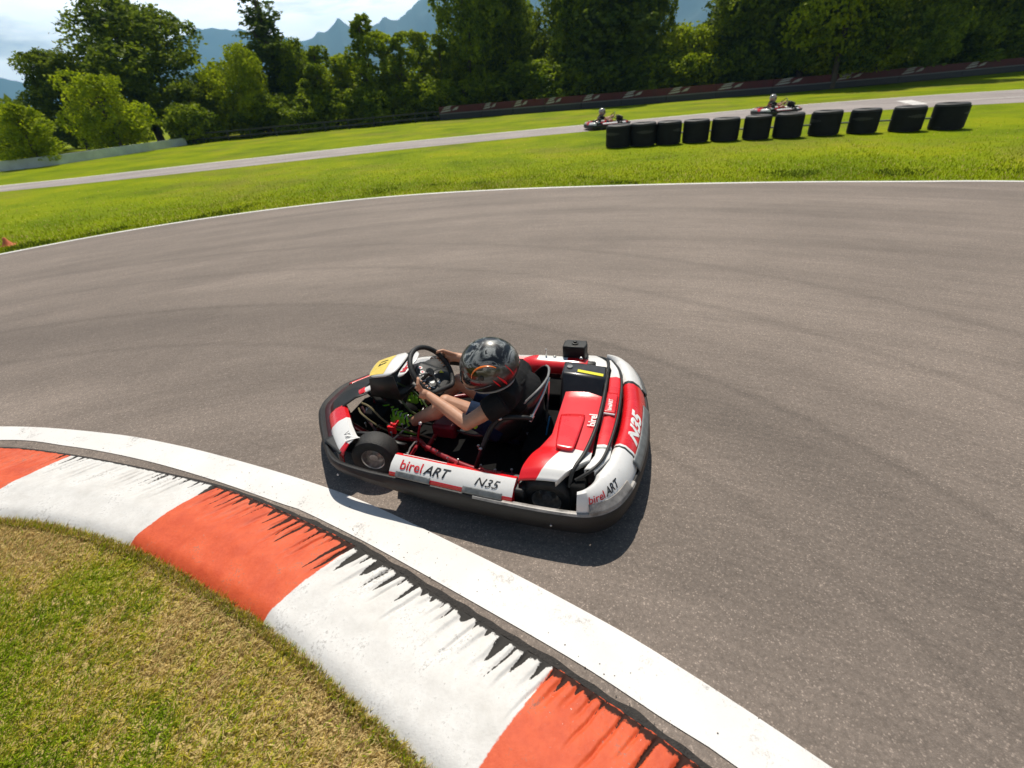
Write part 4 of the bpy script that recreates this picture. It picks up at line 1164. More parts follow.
leftedge = [rows[k][-1] for k in range(len(rows)-1, 12, -1)]; rightedge = [rows[k][0] for k in range(12, len(rows))]
mb = MB(); mb.tube(rightedge[14:-1:2]+[top[6]]+leftedge[1:18:2], .0065, 8, smooth=3); mb.build('seat_rim', M['seatrim'], seat)
# red seat pad / tank under knees
mb = MB(); mb.box((.76, .03, .10), (.16, .22, .10)); mb.build('steering_cover', mat('dark_red_cover', (.16, .01, .02), .5, var=.3, vs=30), kart, bevel=.02)

# --- seat stays and side guard bar
mb = MB(); mb.tube([(.108, -.02, .47), (.12, .10, .43), (.155, .235, .365)], .0075, 8, smooth=4); mb.build('seat_stay', M['silver'], kart)
mb = MB(); mb.tube([(.105, .0, .46), (.12, .01, .25), (.135, .02, .10)], .006, 8); mb.build('seat_stay', M['silver'], kart)
mb = MB(); mb.tube([(.155, .24, .36), (.20, .27, .385), (.305, .312, .395), (.36, .35, .34), (.40, .40, .24), (.44, .42, .12)], .0145, 10, smooth=5)
sb_ = mb.build('side_bar', M['black'], kart)
mb = MB(); mb.ell((.305, .325, .402), (.012, .010, .010), nu=8, nv=6); mb.tube([(.150, .225, .375), (.165, .25, .35)], .014, 10); mb.ell((.40, .415, .255), (.010, .010, .010), nu=8, nv=6); split_build(mb, 'bar_bolt', M['silver'], sb_)
mb = MB(); mb.tube([(.25, .09, .19), (.20, .15, .17), (.125, .20, .155), (.02, .16, .15)], .012, 6, flat=.25); mb.build('seat_bracket', M['grey'], kart)
mb = MB(); mb.box((.055, .16, .165), (.09, .07, .012), rot=Matrix.Rotation(R(15), 3, 'Z')); mb.build('mount_plate', M['grey'], kart, bevel=.002)
mb = MB(); mb.tube([(.08, .12, .30), (.10, .14, .18)], .005, 6); mb.build('brake_hose', M['blue'], kart)

# --- steering wheel
SC = np.array([.812, .042, .488]); SA = np.array([0, 1, 0.]); SB = np.array([.6, 0, .8]); SN = np.cross(SA, SB)
if SN[0] > 0: SN = -SN
STR = .162; turn = R(20)
def swp(a, r=STR, h=0.0): return tuple(SC+r*(math.cos(a)*SA+math.sin(a)*SB)+SN*h)
sw = empty('steering_wheel', tuple(SC)); sw.parent = kart
mb = MB()
pts = []
for a in np.linspace(0, 2*math.pi, 48, endpoint=False):
    # flattened lower part (turned to the left)
    b_ = a-turn; k = 1.0
    if math.sin(b_) < -.78: k = .78/(-math.sin(b_))
    pts.append(swp(a, STR*k))
mb.tube(pts, .0155, 10, closed=True); mb.build('grip', M['grip'], sw, off=tuple(SC))
mb = MB()
for a in (0, math.pi, -math.pi/2):
    mb.tube([swp(a+turn, .02, -.01), swp(a+turn, .10, -.012), swp(a+turn, STR*.95 if a >= 0 else STR*.75)], .0075, 8, flat=.4)
mb.lathe([(.001, -.008), (.026, -.008), (.030, -.02), (.001, -.02)], Matrix(((SA[0], SB[0], SN[0], SC[0]), (SA[1], SB[1], SN[1], SC[1]), (SA[2], SB[2], SN[2], SC[2]), (0, 0, 0, 1))), 24)
mb.build('spokes', M['black'], sw, off=tuple(SC))
mb = MB(); mb.tube([tuple(SC-SN*.02), (1.02, .02, .30), (1.12, .0, .12)], .011, 10); mb.build('steering_column', M['black'], kart)

# ==================================================================== DRIVER
PO = (.33, .02, .06)
def wpt(p):   # kart local -> world
    c_, s_ = math.cos(KH), math.sin(KH)
    return (KO[0]+p[0]*c_-p[1]*s_, KO[1]+p[0]*s_+p[1]*c_, KO[2]+p[2])
person = empty('person', wpt(PO), KH)
tag(person, 'driver in black shirt and shiny black helmet gripping the steering wheel of the large kart', 'person', 'kart drivers')

def organic(mb, name, m, voxel=.005, smooth_it=4):
    o = mb.build(name, m, person, off=PO, recalc=True, auto=False)
    r_ = o.modifiers.new('remesh', 'REMESH'); r_.mode = 'VOXEL'; r_.voxel_size = voxel; r_.use_smooth_shade = True
    s_ = o.modifiers.new('smooth', 'SMOOTH'); s_.factor = .5; s_.iterations = smooth_it
    return o
HC = Vector((.372, .215, .668))      # helmet centre
shL, shR = (.290, .280, .490), (.305, -.09, .455)
elL, elR = (.480, .375, .385), (.46, -.235, .38)
wrL, wrR = (.765, .225, .440), (.625, -.165, .462)
knL, knR = (.705, .145, .335), (.715, -.115, .325)
anL, anR = (1.00, .10, .115), (1.01, -.125, .125)
hpL, hpR = (.375, .105, .155), (.375, -.09, .155)
body = MB()
body.tube([(.31, .01, .15), (.285, .03, .24), (.275, .06, .35), (.280, .085, .45), (.29, .10, .51)], [.125, .115, .122, .11, .06], 18, smooth=3)
body.tube([shR, (.285, .09, .49), shL], [.045, .065, .045], 12)
body.tube([(.29, .10, .50), (.31, .13, .56), (.345, .18, .63)], [.06, .05, .05], 12)
body.ell(HC+Vector((-.005, 0, -.005)), (.092, .075, .11))       # head inside the helmet
body.ell(HC+Vector((.09, 0, -.02)), (.016, .012, .02), nu=8, nv=6)
for s_, e_, w_ in ((shL, elL, wrL), (shR, elR, wrR)):
    body.tube([s_, tuple((np.array(s_)*.5+np.array(e_)*.5)), e_], [.050, .046, .038], 12)
    body.tube([e_, tuple(np.array(e_)*.65+np.array(w_)*.35), w_], [.038, .039, .0245], 12)
for h_, k_, a_ in ((hpL, knL, anL), (hpR, knR, anR)):
    body.tube([h_, tuple(np.array(h_)*.5+np.array(k_)*.5+np.array([0, 0, .01])), k_], [.078, .068, .052], 14)
    kk, aa = np.array(k_), np.array(a_)
    body.tube([k_, tuple(kk*.68+aa*.32+np.array([-.01, 0, -.012])), tuple(kk*.3+aa*.7), a_], [.050, .052, .037, .033], 14)
    body.tube([a_, (a_[0]+.07, a_[1], a_[2]-.01), (a_[0]+.15, a_[1], a_[2]+.03)], [.032, .034, .028], 10)
for p_, r_ in ((elL, .0385), (elR, .0385), (knL, .053), (knR, .053), (wrL, .025), (wrR, .025)): body.ell(p_, (r_, r_, r_), nu=14, nv=10)
def hand(w_, ang, sgn):
    """palm from the wrist to the rim, four fingers curled round the rim tube, thumb over the top"""
    c0 = np.array(swp(ang)); tdir = np.array(swp(ang+.05))-np.array(swp(ang-.05)); tdir /= np.linalg.norm(tdir)
    wv = np.array(w_); inward = SC-c0; inward /= np.linalg.norm(inward)
    d = wv-c0; d -= tdir*(d@tdir); d /= np.linalg.norm(d)       # towards the wrist, normal to rim
    side = np.cross(tdir, d)
    if side@inward > 0: side = -side                            # away from the wheel centre
    knuck = c0+d*.030+side*.026
    pc = (wv+knuck)/2
    body.tube([wv, wv*.5+knuck*.5, knuck], [.024, .030, .026], 12)
    for k, (o_, L_) in enumerate(((-.033, .85), (-.011, 1.0), (.011, .95), (.033, .78))):
        base = c0+tdir*o_
        pts_ = [pc*.4+knuck*.6+tdir*o_*.8]
        for an in (15, 70, 130, 185, 235):
            an2 = R(an)
            # around the rim from the wrist side over the outer side to the far side
            v = d*math.cos(an2)+side*math.sin(an2)
            rr2 = .0155+.0095
            pts_.append(base+v*rr2*(1.15 if an < 100 else 1.0))
            if an >= 70+150*L_: break
        body.tube(pts_, [.0105, .0100, .0092, .0088, .0080, .0075][:len(pts_)], 8)
    tb = pc+tdir*(.034*sgn)+0*side
    tv = -side
    body.tube([pc+tdir*.018*sgn-side*.006, c0+tdir*.048*sgn+d*.034-side*.010, c0+tdir*.060*sgn+d*.012-side*.024, c0+tdir*.064*sgn-d*.010-side*.020], [.013, .0115, .0105, .009], 8)
hand(wrL, R(-8), 1)
hand(wrR, R(184), -1)
ob = organic(body, 'body', M['skin'], .0042, 5)
# shirt
sh = MB()
sh.tube([(.31, .01, .16), (.285, .03, .24), (.272, .06, .35), (.278, .085, .44), (.29, .105, .495)], [.150, .138, .146, .150, .088], 20, smooth=3)
sh.tube([shR, (.285, .09, .49), shL], [.080, .088, .070], 14)
for s_, e_ in ((shL, elL), (shR, elR)):
    mm = tuple(np.array(s_)*.52+np.array(e_)*.48); sh.tube([s_, tuple(np.array(s_)*.6+np.array(e_)*.4), mm], [.072, .070, .064], 14)
for k in range(9):
    a = k*.7; sh.tube([(.31+.12*math.cos(a), .03+.14*math.sin(a), .2), (.285+.11*math.cos(a+.3), .07+.12*math.sin(a+.3), .42)], .022, 6)
organic(sh, 't_shirt', M['shirt'], .006, 3)
col_ = MB(); col_.tube([(HC.x-.075+.085*math.cos(a)*.9, .13+.085*math.sin(a), .545+.02*math.cos(a)) for a in np.linspace(0, 2*math.pi, 20, endpoint=False)], .013, 8, closed=True)
organic(col_, 'collar', M['shirt'], .005, 1)
so = MB()
so.tube([(.27, .01, .15), (.36, .01, .15)], [.14, .135], 16)
for h_, k_ in ((hpL, knL), (hpR, knR)):
    mm = tuple(np.array(h_)*.36+np.array(k_)*.64+np.array([0, 0, .008])); so.tube([h_, tuple(np.array(h_)*.6+np.array(k_)*.4+np.array([0, 0, .01])), mm], [.094, .088, .074], 16)
organic(so, 'shorts', M['shorts'], .006, 3)
mb = MB(); mb.ell((.475, .285, .300), (.018, .012, .016), nu=10, nv=6); mb.build('pocket_tag', M['neon'], person, off=PO)
for a_, yy in ((anL, .04), (anR, -.02)):
    s1 = MB(); ax, ay, az = a_
    s1.tube([(ax-.035, ay, az-.035), (ax+.02, ay, az-.022), (ax+.08, ay+.0, az+.008), (ax+.165, ay+.01, az+.055), (ax+.205, ay+.01, az+.085)], [.036, .045, .046, .042, .024], 14, smooth=3)
    s1.tube([(ax-.01, ay, az-.02), (ax-.012, ay, az+.035)], [.044, .041], 14)
    shoe = organic(s1, 'shoe', M['shoe'], .005, 2)
    s1 = MB()
    for k in range(6):
        t = k/5; c_ = np.array([ax+.0+.15*t, ay, az+.0+.065*t]); s1.tube([tuple(c_+np.array([-.01, .046, .01])), tuple(c_+np.array([0, .034, .038])), tuple(c_+np.array([.02, 0, .048])), tuple(c_+np.array([.004, -.036, .036]))], [.007, .010, .009, .006], 6, flat=.45)
    s1.tube([(ax-.045, ay+.042, az-.05), (ax+.06, ay+.050, az-.03), (ax+.16, ay+.052, az+.02), (ax+.21, ay+.02, az+.06)], .007, 6, smooth=3)
    s1.ell((ax+.075, ay+.022, az+.030), (.056, .040, .024), rot=Matrix.Rotation(R(-22), 3, 'Y'), nu=12, nv=8)
    s1.build('shoe_stripe', M['neon'], person, off=PO)
    s1 = MB()
    for k in range(4):
        t = k/3; c_ = np.array([ax+.03+.09*t, ay, az+.038+.035*t]); s1.tube([tuple(c_+np.array([0, .022, .006])), tuple(c_+np.array([.006, -.02, .008]))], .004, 6)
    s1.build('laces', M['textwht'], person, off=PO)
# helmet (own origin so that its paint pattern is centred)
HR = Matrix.Rotation(R(8), 3, 'Z') @ Matrix.Rotation(R(16), 3, 'Y')
hm = bpy.data.objects.new('helmet', None); link(hm, person); hm.empty_display_size = .1
hm.location = HC-Vector(PO); hm.rotation_euler = HR.to_euler(); hm.scale = (1.07, 1.07, 1.07)
def hsurf(az, el, k=1.0):
    """helmet surface: az 0 = forward"""
    ca, sa, ce, se = math.cos(az), math.sin(az), math.cos(el), math.sin(el)
    x, y, z = ca*ce, sa*ce, se
    rx = .152 if x < 0 else .150; rxl = rx
    p = Vector((rxl*x, .128*y, .140*z))
    if x > 0 and z < .15:    # chin bar pushes forward and narrows
        t = x*min(1, (.15-z)/.6); p.x += .038*t; p.y *= 1-.10*t
    if x < 0 and z < -.2: p.x *= 1-.10*min(1, (-.2-z)/.6)
    return p*k
def patch(a0, a1, e0, e1, k, nu=24, nv=12):
    return [[hsurf(a0+(a1-a0)*i/nu, e0+(e1-e0)*j/nv, k) for j in range(nv+1)] for i in range(nu+1)]
mb = MB(); mb.grid(patch(-math.pi, math.pi, R(-52), R(89.5), 1, 64, 36)); mb.build('shell', M['helmet'], hm, auto=False)
mb = MB(); mb.grid(patch(R(-78), R(78), R(-14), R(26), 1.012, 30, 10)); mb.build('visor', M['visor'], hm)
mb = MB()
for sg in (1, -1):
    mb.tube([hsurf(sg*R(92)-sg*R(28)*math.cos(t)*1.0, R(2)+R(22)*math.sin(t), 1.016) for t in np.linspace(R(5), R(150), 16)], [.003, .007, .008, .007, .003], 8, flat=.5)
    mb.ell(hsurf(sg*R(84), R(2), 1.0), (.014, .008, .014), nu=12, nv=8, mi=1)
split_build(mb, 'orange_arc', [M['orange'], M['black']], hm)
mb = MB()
for sg in (1, -1):
    mb.tube([hsurf(sg*R(130-18*t), R(-38+34*t), 1.010) for t in np.linspace(0, 1, 8)], [.002, .006, .007, .004, .001], 8, flat=.3)
    mb.tube([hsurf(sg*R(112-10*t), R(-34+26*t), 1.010) for t in np.linspace(0, 1, 8)], [.001, .004, .005, .001], 8, flat=.3)
    mb.tube([hsurf(sg*R(146-12*t), R(-20+30*t), 1.010) for t in np.linspace(0, 1, 8)], [.001, .003, .003, .001], 8, flat=.3)
split_build(mb, 'red_flash', M['textred'], hm)
mb = MB(); mb.tube([hsurf(R(a), R(-20-12*math.cos(R(a))), 1.012) for a in np.linspace(-95, 95, 30)], .0028, 6, flat=.5)
mb.tube([hsurf(R(a), R(-51), 1.0) for a in np.linspace(0, 360, 40, endpoint=False)], .006, 8, closed=True)
split_build(mb, 'trim', M['seatrim'], hm)

# ==================================================================== distant karts: copies of the same kind
def place_far(x, y, rz, lab, plab):
    k2 = copy_tree(kart); k2.location = (x, y, .008); k2.rotation_euler = (0, 0, rz); k2['label'] = lab
    p2_ = copy_tree(person)
    c_, s_ = math.cos(rz), math.sin(rz)
    p2_.location = (x+PO[0]*c_-PO[1]*s_, y+PO[0]*s_+PO[1]*c_, .008+PO[2]); p2_.rotation_euler = (0, 0, rz); p2_['label'] = plab
    for ch in p2_.children:
        if ch.name.startswith('helmet'):
            for q in ch.children:
                if q.name.startswith('shell'):
                    me = q.data.copy(); me.materials[0] = M['helmet_white']; q.data = me
    return k2, p2_
place_far(4.85, 24.55, R(6), 'small distant go-kart on the far track, left of the row of black tyre stacks', 'distant driver with a pale helmet, left one of the two on the far track')
place_far(12.45, 24.0, R(2), 'small distant go-kart on the far track, behind the middle of the tyre stacks', 'distant driver with a pale helmet, right one of the two on the far track')

# ==================================================================== tyre stacks
M['oldtyre'] = mat('weathered_tyre', (.026, .026, .028), .6, var=.5, vs=5, bump=.4, bs=30)
M['belt'] = mat('rubber_belt', (.013, .013, .016), .75, var=.4, vs=4, spec=.25)
STK = [(4.16, 16.85), (4.92, 16.69), (5.7, 16.51), (6.55, 16.43), (7.38, 16.18), (8.24, 15.89), (9.07, 15.62), (10.11, 15.47), (11.09, 15.18), (12.11, 14.81), (13.06, 14.5)]
ORD = ['first (leftmost)', 'second', 'third', 'fourth', 'fifth', 'sixth', 'seventh', 'eighth', 'ninth', 'tenth', 'last (rightmost)']
tsproto = None
for i, (x, y) in enumerate(STK):
    if tsproto is None:
        root = empty('tyre_stack', (x, y+.33, 0)); tsproto = root
        for k in range(4):
            mb = MB(); r_ = .335; h_ = .092
            mb.lathe([(.19, -h_*.8), (.21, -h_), (.30, -h_*.98), (r_, -h_*.7), (r_+.006, 0), (r_, h_*.7), (.30, h_*.98), (.21, h_), (.19, h_*.8), (.20, 0)], Matrix.Translation((.012*math.sin(k*2.3), .01*math.cos(k*1.7), .094+k*.187)), 32)
            mb.build('tyre', M['oldtyre'], root)
        mb = MB(); mb.lathe([(.350, .05), (.352, .665), (.346, .665), (.344, .05)], Matrix.Identity(4), 40); mb.build('belt_wrap', M['belt'], root)
        o = root
    else:
        o = copy_tree(tsproto); o.location = (x, y+.33, 0); o.rotation_euler = (0, 0, i*.8)
    pos = f'{ORD[i]} from the left in the row'
    tag(o, f'black stack of old tyres on the grass, {pos}', 'tyre stack', 'tyre stacks in a row on the grass')
    s_ = 1+.04*math.sin(i*2.1); o.scale = (s_*1.14, s_*1.14, .88+.02*math.sin(i*1.3))
for i in range(len(STK)-1):
    a = Vector((STK[i][0], STK[i][1]+.33, .30)); b_ = Vector((STK[i+1][0], STK[i+1][1]+.33, .30)); d_ = (b_-a).normalized()
    mb = MB(); mb.tube([a+d_*.385-a, b_-d_*.385-a], .022, 8)
    o = mb.build('link_bar', M['grey']); o.location = a
    tag(o, f'short grey bar joining the {["first and second","second and third","third and fourth","fourth and fifth","fifth and sixth","sixth and seventh","seventh and eighth","eighth and ninth","ninth and tenth","tenth and last"][i]} tyre stacks', 'bar', 'bars joining the tyre stacks')

# orange marker at the left edge
mb = MB(); mb.lathe([(.001, .30), (.025, .30), (.05, .17), (.10, .03), (.13, .025), (.14, .0), (.001, 0)], Matrix.Identity(4), 20)
o = mb.build('marker_cone', mat('orange_cone', (.75, .2, .08), .5, var=.2, vs=10)); o.location = (-9.62, 9.70, .0); o.scale = (.9, .9, .5)
tag(o, 'small orange marker cone on the grass at the left end of the far track edge', 'cone')

# ==================================================================== far barrier with banners
M['banner'] = mat('red_banner', (.085, .008, .012), .6, var=.3, vs=2)
M['bwhite'] = mat('banner_white', (.40, .41, .38), .6, var=.2, vs=4)
M['rail'] = mat('dark_rail', (.016, .020, .028), .5, var=.3, vs=2)
MK = [(-4.2, 46.2), (-0.53, 45.9), (2.02, 45.5), (4.65, 45.1), (7.6, 44.7), (10.83, 44.4), (14.38, 44.0), (18.27, 43.7), (22.63, 43.3), (27.44, 43.1), (32.93, 43.6), (38.93, 44.6), (46, 46)]
BL = ['at the left end of the row', 'second from the left', 'third from the left', 'fourth from the left', 'fifth from the left', 'sixth from the left', 'sixth from the right', 'fifth from the right', 'fourth from the right', 'third from the right', 'second from the right', 'at the right end of the row']
for i in range(len(MK)-1):
    a = np.array(MK[i]); b_ = np.array(MK[i+1]); L_ = np.linalg.norm(b_-a); ang = math.atan2(b_[1]-a[1], b_[0]-a[0])
    root = empty('banner_barrier', (a[0], a[1], 0), ang)
    tag(root, f'red banner barrier with white mark before the woods, {BL[i]}', 'barrier', 'banner barriers along the woods')
    mb = MB(); mb.box((L_/2, 0, .22), (L_-.02, .3, .44)); mb.build('base', M['rail'], root, smooth=False, bevel=.03)
    mb = MB(); mb.box((L_/2, -.17, .46), (L_-.02, .02, .07)); mb.build('white_strip', mat('strip', (.14, .15, .16), .5) if i == 0 else bpy.data.materials['strip'], root, smooth=False)
    mb = MB(); mb.box((L_/2, -.05, .745), (L_-.02, .06, .50)); bn = mb.build('banner', M['banner'], root, smooth=False)
    mb = MB()   # white slanted emblem patches near the joint
    k = min(1.15, L_/4.2)
    for (u, v, w_, h_) in ((.55, 1.12, .75, .10), (.40, .96, .75, .12), (.22, .76, .95, .13), (1.35, .86, .5, .16), (1.55, 1.0, .42, .12)):
        q = [(u-.1, v-h_/2), (u+w_-.1, v-h_/2+.08), (u+w_+.05, v+h_/2+.08), (u+.1, v+h_/2)]
        mb.add([(p[0]*k, -.086, p[1]*.82) for p in q], [(0, 1, 2, 3)])
    mb.build('emblem', M['bwhite'], bn, smooth=False)
# posts + rail fence left of it
RL_ = [(-23.98, 41.93), (-20.5, 42.2), (-17, 42.8), (-13.34, 43.6), (-9.6, 44.7), (-6.3, 45.6), (-4.25, 46.2)]
RLb = ['at the white wall', 'second from the white wall', 'third from the white wall', 'third from the red banners', 'second from the red banners', 'touching the red banners']
for i in range(len(RL_)-1):
    a = np.array(RL_[i]); b_ = np.array(RL_[i+1]); L_ = np.linalg.norm(b_-a); ang = math.atan2(b_[1]-a[1], b_[0]-a[0])
    root = empty('guard_rail', (a[0], a[1], 0), ang)
    tag(root, f'low dark guard rail section before the young trees, {RLb[i]}', 'guard rail', 'guard rail sections')
    for z in (.28, .66):
        mb = MB(); mb.box((L_/2, 0, z), (L_, .06, .10)); mb.build('rail', M['rail'], root, smooth=False)
    for x_ in (.1, L_/2):
        mb = MB(); mb.box((x_, .08, .38), (.08, .08, .76)); mb.build('post', M['rail'], root, smooth=False)
# white wall at left
WL = [(-40, 26.5), (-33, 28.2), (-26.7, 30.3), (-25.1, 33.0), (-24.2, 36.2), (-23.2, 41.2)]
wroot = MB(); rows = []
for p in catmull(WL, 6):
    rows.append([(p[0], p[1]+.1, 0), (p[0], p[1]+.1, .50), (p[0]-.1, p[1]+.25, .50), (p[0]-.1, p[1]+.25, 0)])
wroot.grid(rows)
o = wroot.build('concrete_wall', mat('white_concrete', (.58, .64, .64), .8, var=.2, vs=1.2)); tag(o, 'long low whitish concrete wall in front of the big trees at the left', 'wall')

# ==================================================================== trees
def leaf_mat(name, dark, light, tr=.3):
    m = bpy.data.materials.new(name); m.use_nodes = True; nt = m.node_tree; b = nt.nodes['Principled BSDF']
    tc = nt.nodes.new('ShaderNodeTexCoord')
    n1 = N_(nt, 'ShaderNodeTexNoise', Scale=.8, Detail=3.0, Roughness=.6); nt.links.new(tc.outputs['Object'], n1.inputs['Vector'])
    n2 = N_(nt, 'ShaderNodeTexNoise', Scale=9.0, Detail=2.0); nt.links.new(tc.outputs['Object'], n2.inputs['Vector'])
    ad = N_(nt, 'ShaderNodeMath', operation='MULTIPLY_ADD'); nt.links.new(n2.outputs['Fac'], ad.inputs[0]); ad.inputs[1].default_value = .6; nt.links.new(n1.outputs['Fac'], ad.inputs[2])
    cr = N_(nt, 'ShaderNodeValToRGB'); cr.color_ramp.elements[0].position = .6; cr.color_ramp.elements[1].position = 1.0
    cr.color_ramp.elements[0].color = (*dark, 1); cr.color_ramp.elements[1].color = (*light, 1); nt.links.new(ad.outputs[0], cr.inputs[0])
    nt.links.new(cr.outputs[0], b.inputs['Base Color']); b.inputs['Roughness'].default_value = .6; b.inputs['Specular IOR Level'].default_value = .15
    t = N_(nt, 'ShaderNodeBsdfTranslucent'); nt.links.new(cr.outputs[0], t.inputs[0])
    ms = N_(nt, 'ShaderNodeMixShader'); ms.inputs[0].default_value = tr
    nt.links.new(b.outputs[0], ms.inputs[1]); nt.links.new(t.outputs[0], ms.inputs[2]); nt.links.new(ms.outputs[0], nt.nodes['Material Output'].inputs[0])
    return m
M['leaf_d'] = leaf_mat('dark_leaves', (.055, .10, .012), (.28, .35, .016), .5)
M['leaf_m'] = leaf_mat('mid_leaves', (.08, .14, .008), (.33, .41, .014), .5)
M['leaf_l'] = leaf_mat('light_leaves', (.18, .26, .006), (.50, .57, .014), .5)
M['conifer'] = leaf_mat('conifer_needles', (.045, .085, .014), (.16, .21, .022), .4)
M['bark'] = mat('bark', (.09, .07, .05), .9, var=.4, vs=8, bump=.5, bs=20)

def crown_mesh(name, lobes, nleaf, size, m, seed, shell=.55, gap=-.33):
    r = np.random.default_rng(seed)
    vol = np.array([l[3]*l[4]*l[5] for l in lobes]); pr = vol**.8; pr /= pr.sum()
    idx = r.choice(len(lobes), nleaf, p=pr); Lb = np.array(lobes)[idx]
    d = r.normal(size=(nleaf, 3)); d /= np.linalg.norm(d, axis=1)[:, None]
    rad = (r.random(nleaf)**.33)*(1-shell)+shell*np.clip(1+r.normal(0, .15, nleaf)+.3*(r.random(nleaf) < .04)*r.random(nleaf), .6, 1.45)
    P = Lb[:, :3]+d*Lb[:, 3:6]*rad[:, None]
    dv = np.array([mnoise.noise_vector(Vector((a*.55, b*.55, c*.55+seed*3))) for a, b, c in P])*.75+np.array([mnoise.noise_vector(Vector((a*1.9, b*1.9, c*1.9+seed))) for a, b, c in P])*.28
    P = P+dv*np.minimum(1, np.maximum(.15, P[:, 2:3]/2.5))
    # clumping gaps
    q = np.array([mnoise.noise(Vector((a*1.3, b*1.3, c*1.3+seed))) for a, b, c in P])
    P = P[q > gap+.12*r.random(len(P))]; n_ = len(P)
    # pull to clump
    q2 = r.normal(size=(n_, 3)); 
    a = r.normal(size=(n_, 3)); a /= np.linalg.norm(a, axis=1)[:, None]
    up = np.array([0, 0, 1.]); a[:, 2] *= .6
    b = np.cross(a, q2); b /= np.linalg.norm(b, axis=1)[:, None]+1e-9; a = np.cross(b, q2); a /= np.linalg.norm(a, axis=1)[:, None]+1e-9
    sz = size*r.uniform(.55, 1.4, n_)[:, None]
    V = np.stack([P-a*sz, P+b*sz*.55, P+a*sz, P-b*sz*.55], axis=1).reshape(-1, 3)
    me = bpy.data.meshes.new(name); me.vertices.add(n_*4); me.vertices.foreach_set('co', V.ravel())
    me.loops.add(n_*4); me.loops.foreach_set('vertex_index', np.arange(n_*4)); me.polygons.add(n_); me.polygons.foreach_set('loop_start', np.arange(n_)*4)
    me.materials.append(m); me.update(calc_edges=True); me.validate(); return me

def lobes_round(h, r, seed, n=30, base=.06):
    q = random.Random(seed); L = [(0, 0, h*.55, r*.7, r*.7, h*.38)]
    for i in range(n):
        z = h*q.uniform(base+.08, .92); k = math.sin(math.pi*min(1, (z/h)*.8+.18)); a = q.uniform(0, 2*math.pi); rr = r*k*q.uniform(.35, 1.0); s_ = r*q.uniform(.20, .44)
        L.append((math.cos(a)*rr, math.sin(a)*rr, z, s_*1.1, s_*1.1, s_*.75))
    L.append((0, 0, h*.88, r*.3, r*.3, h*.12)); return L
def lobes_cone(h, r, seed, n=110):
    q = random.Random(seed); L = []
    for i in range(n):
        z = h*(.08+.90*i/n); k = (1-z/h)**.75; a = i*2.4; rr = r*k*q.uniform(.2, .85); s_ = max(.34, r*k*q.uniform(.3, .5))
        L.append((math.cos(a)*rr, math.sin(a)*rr, z, s_*1.2, s_*1.2, s_*.5))
    return L
def lobes_sapling(h, r, seed, n=60):
    q = random.Random(seed); L = []
    for i in range(n):
        z = h*(.10+.87*i/n); k = 1-.75*max(0, z/h-.3)/.7; a = q.uniform(0, 6.28); rr = r*k*q.uniform(.0, 1.0); s_ = r*q.uniform(.16, .36)*(.7+.3*k)
        L.append((math.cos(a)*rr, math.sin(a)*rr, z, s_, s_, s_*.6))
    return L
def trunk_mesh(name, h, r, lobes, seed):
    mb = MB(); q = random.Random(seed)
    mb.tube([(0, 0, -.1), (.05*q.uniform(-1, 1), .05, h*.3), (q.uniform(-.2, .2), q.uniform(-.2, .2), h*.65), (0, 0, h*.92)], [r*1.25, r, r*.6, r*.15], 8, smooth=3)
    for l in q.sample(lobes, min(10, len(lobes))):
        z0 = max(h*.15, l[2]*.65); mb.tube([(0, 0, z0), (l[0]*.5, l[1]*.5, (z0+l[2])/2+.1), (l[0], l[1], l[2])], [r*.4, r*.25, r*.08], 6)
    return mb
PROTO = {}
def tree_proto(kind, h, r, nleaf, size, m, seed, lob, shell=.5):
    L = lob(h, r, seed); cm = crown_mesh('crown', L, nleaf, size, m, seed, shell); tb = trunk_mesh('trunk', h, max(.12, h*.018), L, seed)
    tb_o = tb.build('trunk', M['bark']); tm = tb_o.data; COL.objects.unlink(tb_o); bpy.data.objects.remove(tb_o)
    PROTO[kind] = (cm, tm, h)
tree_proto('bigdark', 12, 4.6, 42000, .155, M['leaf_d'], 1, lobes_round)
tree_proto('bigdark2', 13, 4.4, 36000, .16, M['leaf_d'], 2, lobes_round)
tree_proto('bigmid', 11, 3.9, 24000, .16, M['leaf_m'], 3, lobes_round)
tree_proto('biglight', 11, 3.9, 24000, .155, M['leaf_l'], 13, lobes_round)
tree_proto('light', 6, 2.9, 15000, .13, M['leaf_l'], 4, lobes_round)
tree_proto('light2', 6.5, 2.3, 13000, .13, M['leaf_l'], 5, lobes_round)
tree_proto('conifer', 12, 3.0, 26000, .14, M['conifer'], 6, lobes_cone)
tree_proto('sapling', 8, 2.1, 13000, .12, M['leaf_m'], 7, lobes_sapling, .5)
tree_proto('sapling2', 8, 2.0, 13000, .12, M['leaf_l'], 8, lobes_sapling, .5)
tree_proto('shrub', 3.2, 2.0, 9000, .11, M['leaf_m'], 9, lambda h, r, s: lobes_round(h, r, s, 14, .0))
def tree(name, kind, az, dist, height, label, rz=0, sxy=1.0, cat='tree', grp='trees'):
    cm, tm, h0 = PROTO[kind]; x = math.sin(R(az))*dist; y = math.cos(R(az))*dist
    root = empty(name, (x, y, 0), rz); k = height/h0; root.scale = (k*sxy, k*sxy, k); tag(root, label, cat, grp)
    link(bpy.data.objects.new('crown', cm), root); link(bpy.data.objects.new('trunk', tm), root)
    return root
G1 = 'trees beyond the circuit'
tree('broadleaf_tree', 'bigdark', -31.2, 56, 10.6, 'tall dark rounded tree behind the white wall at the left', 2.3, 1.36, grp=G1)
tree('broadleaf_tree', 'bigdark2', -36.6, 57, 7.2, 'lower dark shoulder tree left behind the tall rounded tree', 1.2, 1.1, grp=G1)
tree('broadleaf_tree', 'light', -34.3, 46, 4.9, 'light green bushy tree in front of the tall dark tree at the left', .4, 1.0, grp=G1)
